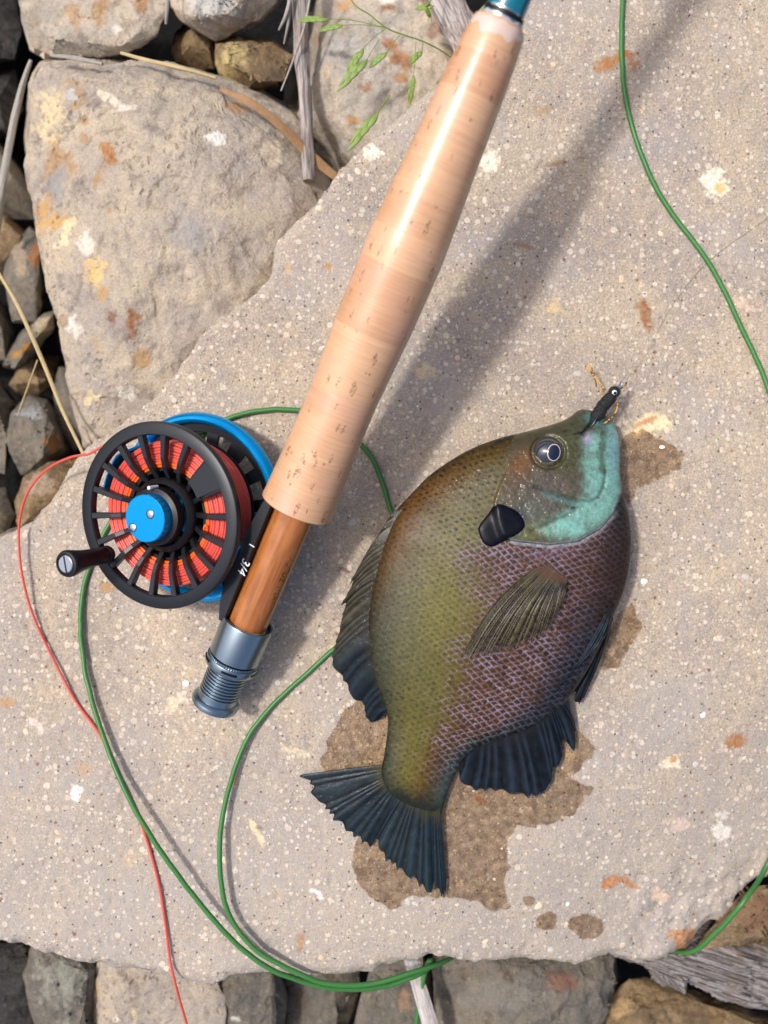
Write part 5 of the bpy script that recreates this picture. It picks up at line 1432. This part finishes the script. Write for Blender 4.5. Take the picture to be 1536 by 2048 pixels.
# ------------------------------------------------------------------ sticks, driftwood, grass
def stick(name, pts, rad, mat, label, cat='stick', ell=None, seed=0, seg=14, n_=10, group=None):
    pth = cr(A([P(*q) for q in pts]), n_)
    nn = len(pth); r_ = np.interp(np.linspace(0, 1, nn), np.linspace(0, 1, len(rad)), rad)
    v, f = tube(pth, r_, seg, ell=ell)
    vv = v.reshape(nn, seg, 3); c_ = vv.mean(1, keepdims=True)
    k_ = 1 + .22 * fbm(np.arange(nn)[:, None] / 9 + 0 * np.arange(seg)[None], np.arange(seg)[None] / 1.6 + 0 * np.arange(nn)[:, None], seed, 3)
    v = (c_ + (vv - c_) * k_[..., None]).reshape(-1, 3)
    o = mk(name, v, f, mat); tag(o, label, cat, group); return o
M_w1 = woodgrey('grey_stick_wood', L4(92, 86, 84), L4(172, 162, 156), (.05, -1))
M_w2 = woodgrey('weathered_plank_wood', L4(120, 110, 106), L4(184, 174, 168), (.45, -.9))
M_w3 = woodgrey('driftwood_grain', L4(58, 51, 47), L4(146, 140, 136), (1, -.33), .05, .0012)
M_w4 = woodgrey('pale_stick_wood', L4(150, 142, 138), L4(196, 190, 186), (.3, -1))
M_straw = simple('dry_straw', lin((176, 156, 112)), .7, var=.3, vscale=.4)
M_strawg = simple('grey_straw', lin((150, 144, 134)), .75, var=.3, vscale=.4)
M_bark = simple('bark_strip', lin((150, 116, 80)), .85, var=.5, vscale=.3, bump=.8)
M_grass = simple('green_grass', lin((104, 128, 40)), .5, var=.35, vscale=.25)
stick('stick', [(604, -120, -26), (602, 0, -26), (604, 110, -26), (610, 200, -25), (614, 290, -24), (617, 362, -24)], [3.2, 3.6, 3.4, 3.0, 2.8, 2.4], M_w1, 'upright grey weathered stick lying between boulder and spotted rock', seed=3)
stick('plank', [(850, -140, -20), (885, -20, -22), (915, 50, -24), (960, 140, -28)], [9, 8, 7, 5], M_w2, 'broad split grey branch disappearing under the cork grip', 'branch', ell=(.5, 1.0), seed=5, seg=20)
stick('stick', [(818, 1900, -32), (835, 1965, -31), (855, 2030, -30), (880, 2120, -30)], [3.4, 3.2, 3.2, 3.4], M_w4, 'flat pale grey stick poking out below the slab edge', ell=(.45, 1.0), seed=7)
stick('stalk', [(62, 120, -40), (45, 170, -44), (26, 250, -48), (6, 360, -52), (-8, 470, -55)], [.7, 1.3, 1.7, 1.9, 1.9], M_strawg, 'thick dead grey stalk leaning past the left side of the boulder', 'stalk', seed=9)
stick('stalk', [(205, 128, -16), (150, 116, -20), (105, 112, -26)], [.7, 1.1, .6], M_strawg, 'short grey twig bridging boulder and streaked rock', 'twig', seed=11)
stick('straw', [(242, 106, -22), (300, 122, -16), (360, 136, -13), (432, 156, -14)], [.6, .9, .9, .7], M_straw, 'yellow straw lying along the top edge of the boulder', 'straw', seed=13)
stick('straw', [(-20, 520, -34), (30, 600, -30), (80, 710, -27), (125, 820, -22), (162, 898, -16), (175, 925, -14)], [.7, .9, .9, .8, .7, .5], M_straw, 'long dry grass stem slanting over the left rocks towards the reel', 'straw', seed=15)
stick('straw', [(75, 720, -40), (50, 790, -42), (35, 830, -44)], [.35, .35, .3], M_straw, 'thin dry straw crossing above the roundish grey-green rock', 'straw', seed=16)
stick('straw', [(628, -60, -16), (612, 40, -17), (590, 110, -20), (562, 182, -24)], [.5, .6, .5, .3], M_strawg, 'pale dead grass blade curving past the upright stick', 'straw', seed=17)
stick('straw', [(590, -60, -18), (575, 20, -20), (558, 60, -26)], [.5, .9, .4], M_strawg, 'pale dead grass blade hanging over the dark gap', 'straw', seed=18)
stick('straw', [(575, -60, -20), (578, 30, -22), (568, 88, -30)], [.5, .8, .3], M_strawg, 'frayed dead grass blade ending above the yellow faceted rock', 'straw', seed=19)
stick('straw', [(335, -60, -20), (334, 10, -22), (332, 48, -26)], [.7, .9, .5], M_strawg, 'short pale straw hanging between two rocks at the top', 'straw', seed=20)
stick('bark', [(440, 178, -13), (500, 205, -12), (560, 250, -16), (620, 310, -24), (680, 360, -30)], [.8, 1.6, 2.0, 2.2, 1.6], M_bark, 'curled tan bark strip running down to the slab edge', 'bark', ell=(.3, 1.0), seed=22)
# driftwood: flat split log with open grain
def wood_ridge(X_, Y_):
    a = math.radians(-18); l = X_ * math.cos(a) + Y_ * math.sin(a); c_ = -X_ * math.sin(a) + Y_ * math.cos(a)
    return 1.6 * fbm(l / 40, c_ / 2.4, 71, 4, .6) - 2.5 * sstep(.35, .6, fbm(l / 24, c_ / 3.5, 75, 2))
dw = lump('driftwood', [(1262, 1926), (1330, 1905), (1400, 1890), (1420, 1888), (1470, 1900), (1560, 1918), (1680, 1935), (1680, 2060), (1560, 2045), (1500, 2036), (1448, 2004), (1405, 1982), (1384, 1972), (1376, 1996), (1362, 1988), (1352, 1968), (1320, 1950)],
          -30, 22, M_w3, 301, step=.6, er=5, rough=.8, facets=0, cuts=[(1450, 1950, -60, .25), (1400, 1910, 100, .5)], ridge=wood_ridge, warp_amt=1.0, label='grey weathered driftwood under the lower right corner of the slab', cat='driftwood')
# grass with seed heads
def spikelet(tail, tip, w_, z, parent):
    a, b_ = P(*tail, z), P(*tip, z - 3); d_ = b_ - a; L_ = np.linalg.norm(d_); d_ /= L_
    sd_ = np.cross(d_, A([0, 0, 1.0]))
    pts = []
    # overlapping scales along the axis
    for i in range(5):
        q = i / 5; s_ = 1 if i % 2 else -1
        p0 = a + d_ * L_ * q * .55; p1 = p0 + d_ * L_ * .56 + sd_ * s_ * w_ * .2; pm = (p0 + p1) / 2 + sd_ * s_ * w_ * .35 + A([0, 0, .5])
        pts.append(tube(cr(A([p0, pm, p1]), 5), np.interp(np.linspace(0, 1, 11), [0, .35, 1], [.25, w_ * .7, .06]), 7, ell=(.45, 1.0)))
    v, f = join(pts); return mk('spikelet', v, f, M_grass, parent)
gs = [('green grass stem with drooping seed heads over the spotted rock', [(690, -80, -4), (703, 0, -6), (740, 30, -7), (773, 56, -8), (808, 70, -10), (844, 82, -12), (880, 100, -18), (912, 122, -26)],
       [((657, 38), (592, 40), 1.4), ((687, 50), (634, 62), 1.3), ((727, 96), (690, 152), 1.6), ((735, 118), (672, 182), 1.9), ((774, 104), (736, 136), 1.4), ((844, 102), (816, 130), 1.4), ((827, 150), (818, 212), 1.3)],
       [[(773, 56), (740, 48), (700, 40), (657, 38)], [(773, 56), (730, 50), (687, 50)], [(773, 56), (748, 75), (727, 96)], [(760, 78), (745, 100), (735, 118)], [(800, 70), (785, 88), (774, 104)], [(846, 84), (845, 94), (844, 102)], [(832, 82), (830, 120), (827, 150)]]),
      ('single green grass seed head hanging beside the slab edge', [(780, 190, -12), (770, 205, -13), (757, 224, -15)], [((757, 224), (692, 302), 2.0)], []),
      ('small green grass seed head next to the rod blank', [(1010, -40, -4), (1000, -15, -5), (992, 0, -6)], [((992, 0), (953, 30), 1.3)], []),
      ('short green grass spikelet above the rusty spotted rock', [(870, -40, -8), (862, 0, -9), (850, 14, -10)], [((868, 12), (828, 18), 1.2), ((850, 14), (862, 38), 1.1)], [])]
for lb, stem, sps, br in gs:
    g_ = thing('grass_stem', P(*stem[-1]), lb, 'grass', 'green grass seed heads')
    v, f = tube(cr(A([P(*q) for q in stem]), 6), .28, 6); mk('stem', v, f, M_grass, g_)
    for b_ in br:
        zz = np.linspace(-8, -10, len(b_))
        v, f = tube(cr(A([P(q[0], q[1], z_) for q, z_ in zip(b_, zz)]), 5), .16, 5); mk('branch', v, f, M_grass, g_)
    for t0_, t1_, w_ in sps: spikelet(t0_, t1_, w_, -10 if stem[0][2] > -10 else -15, g_)
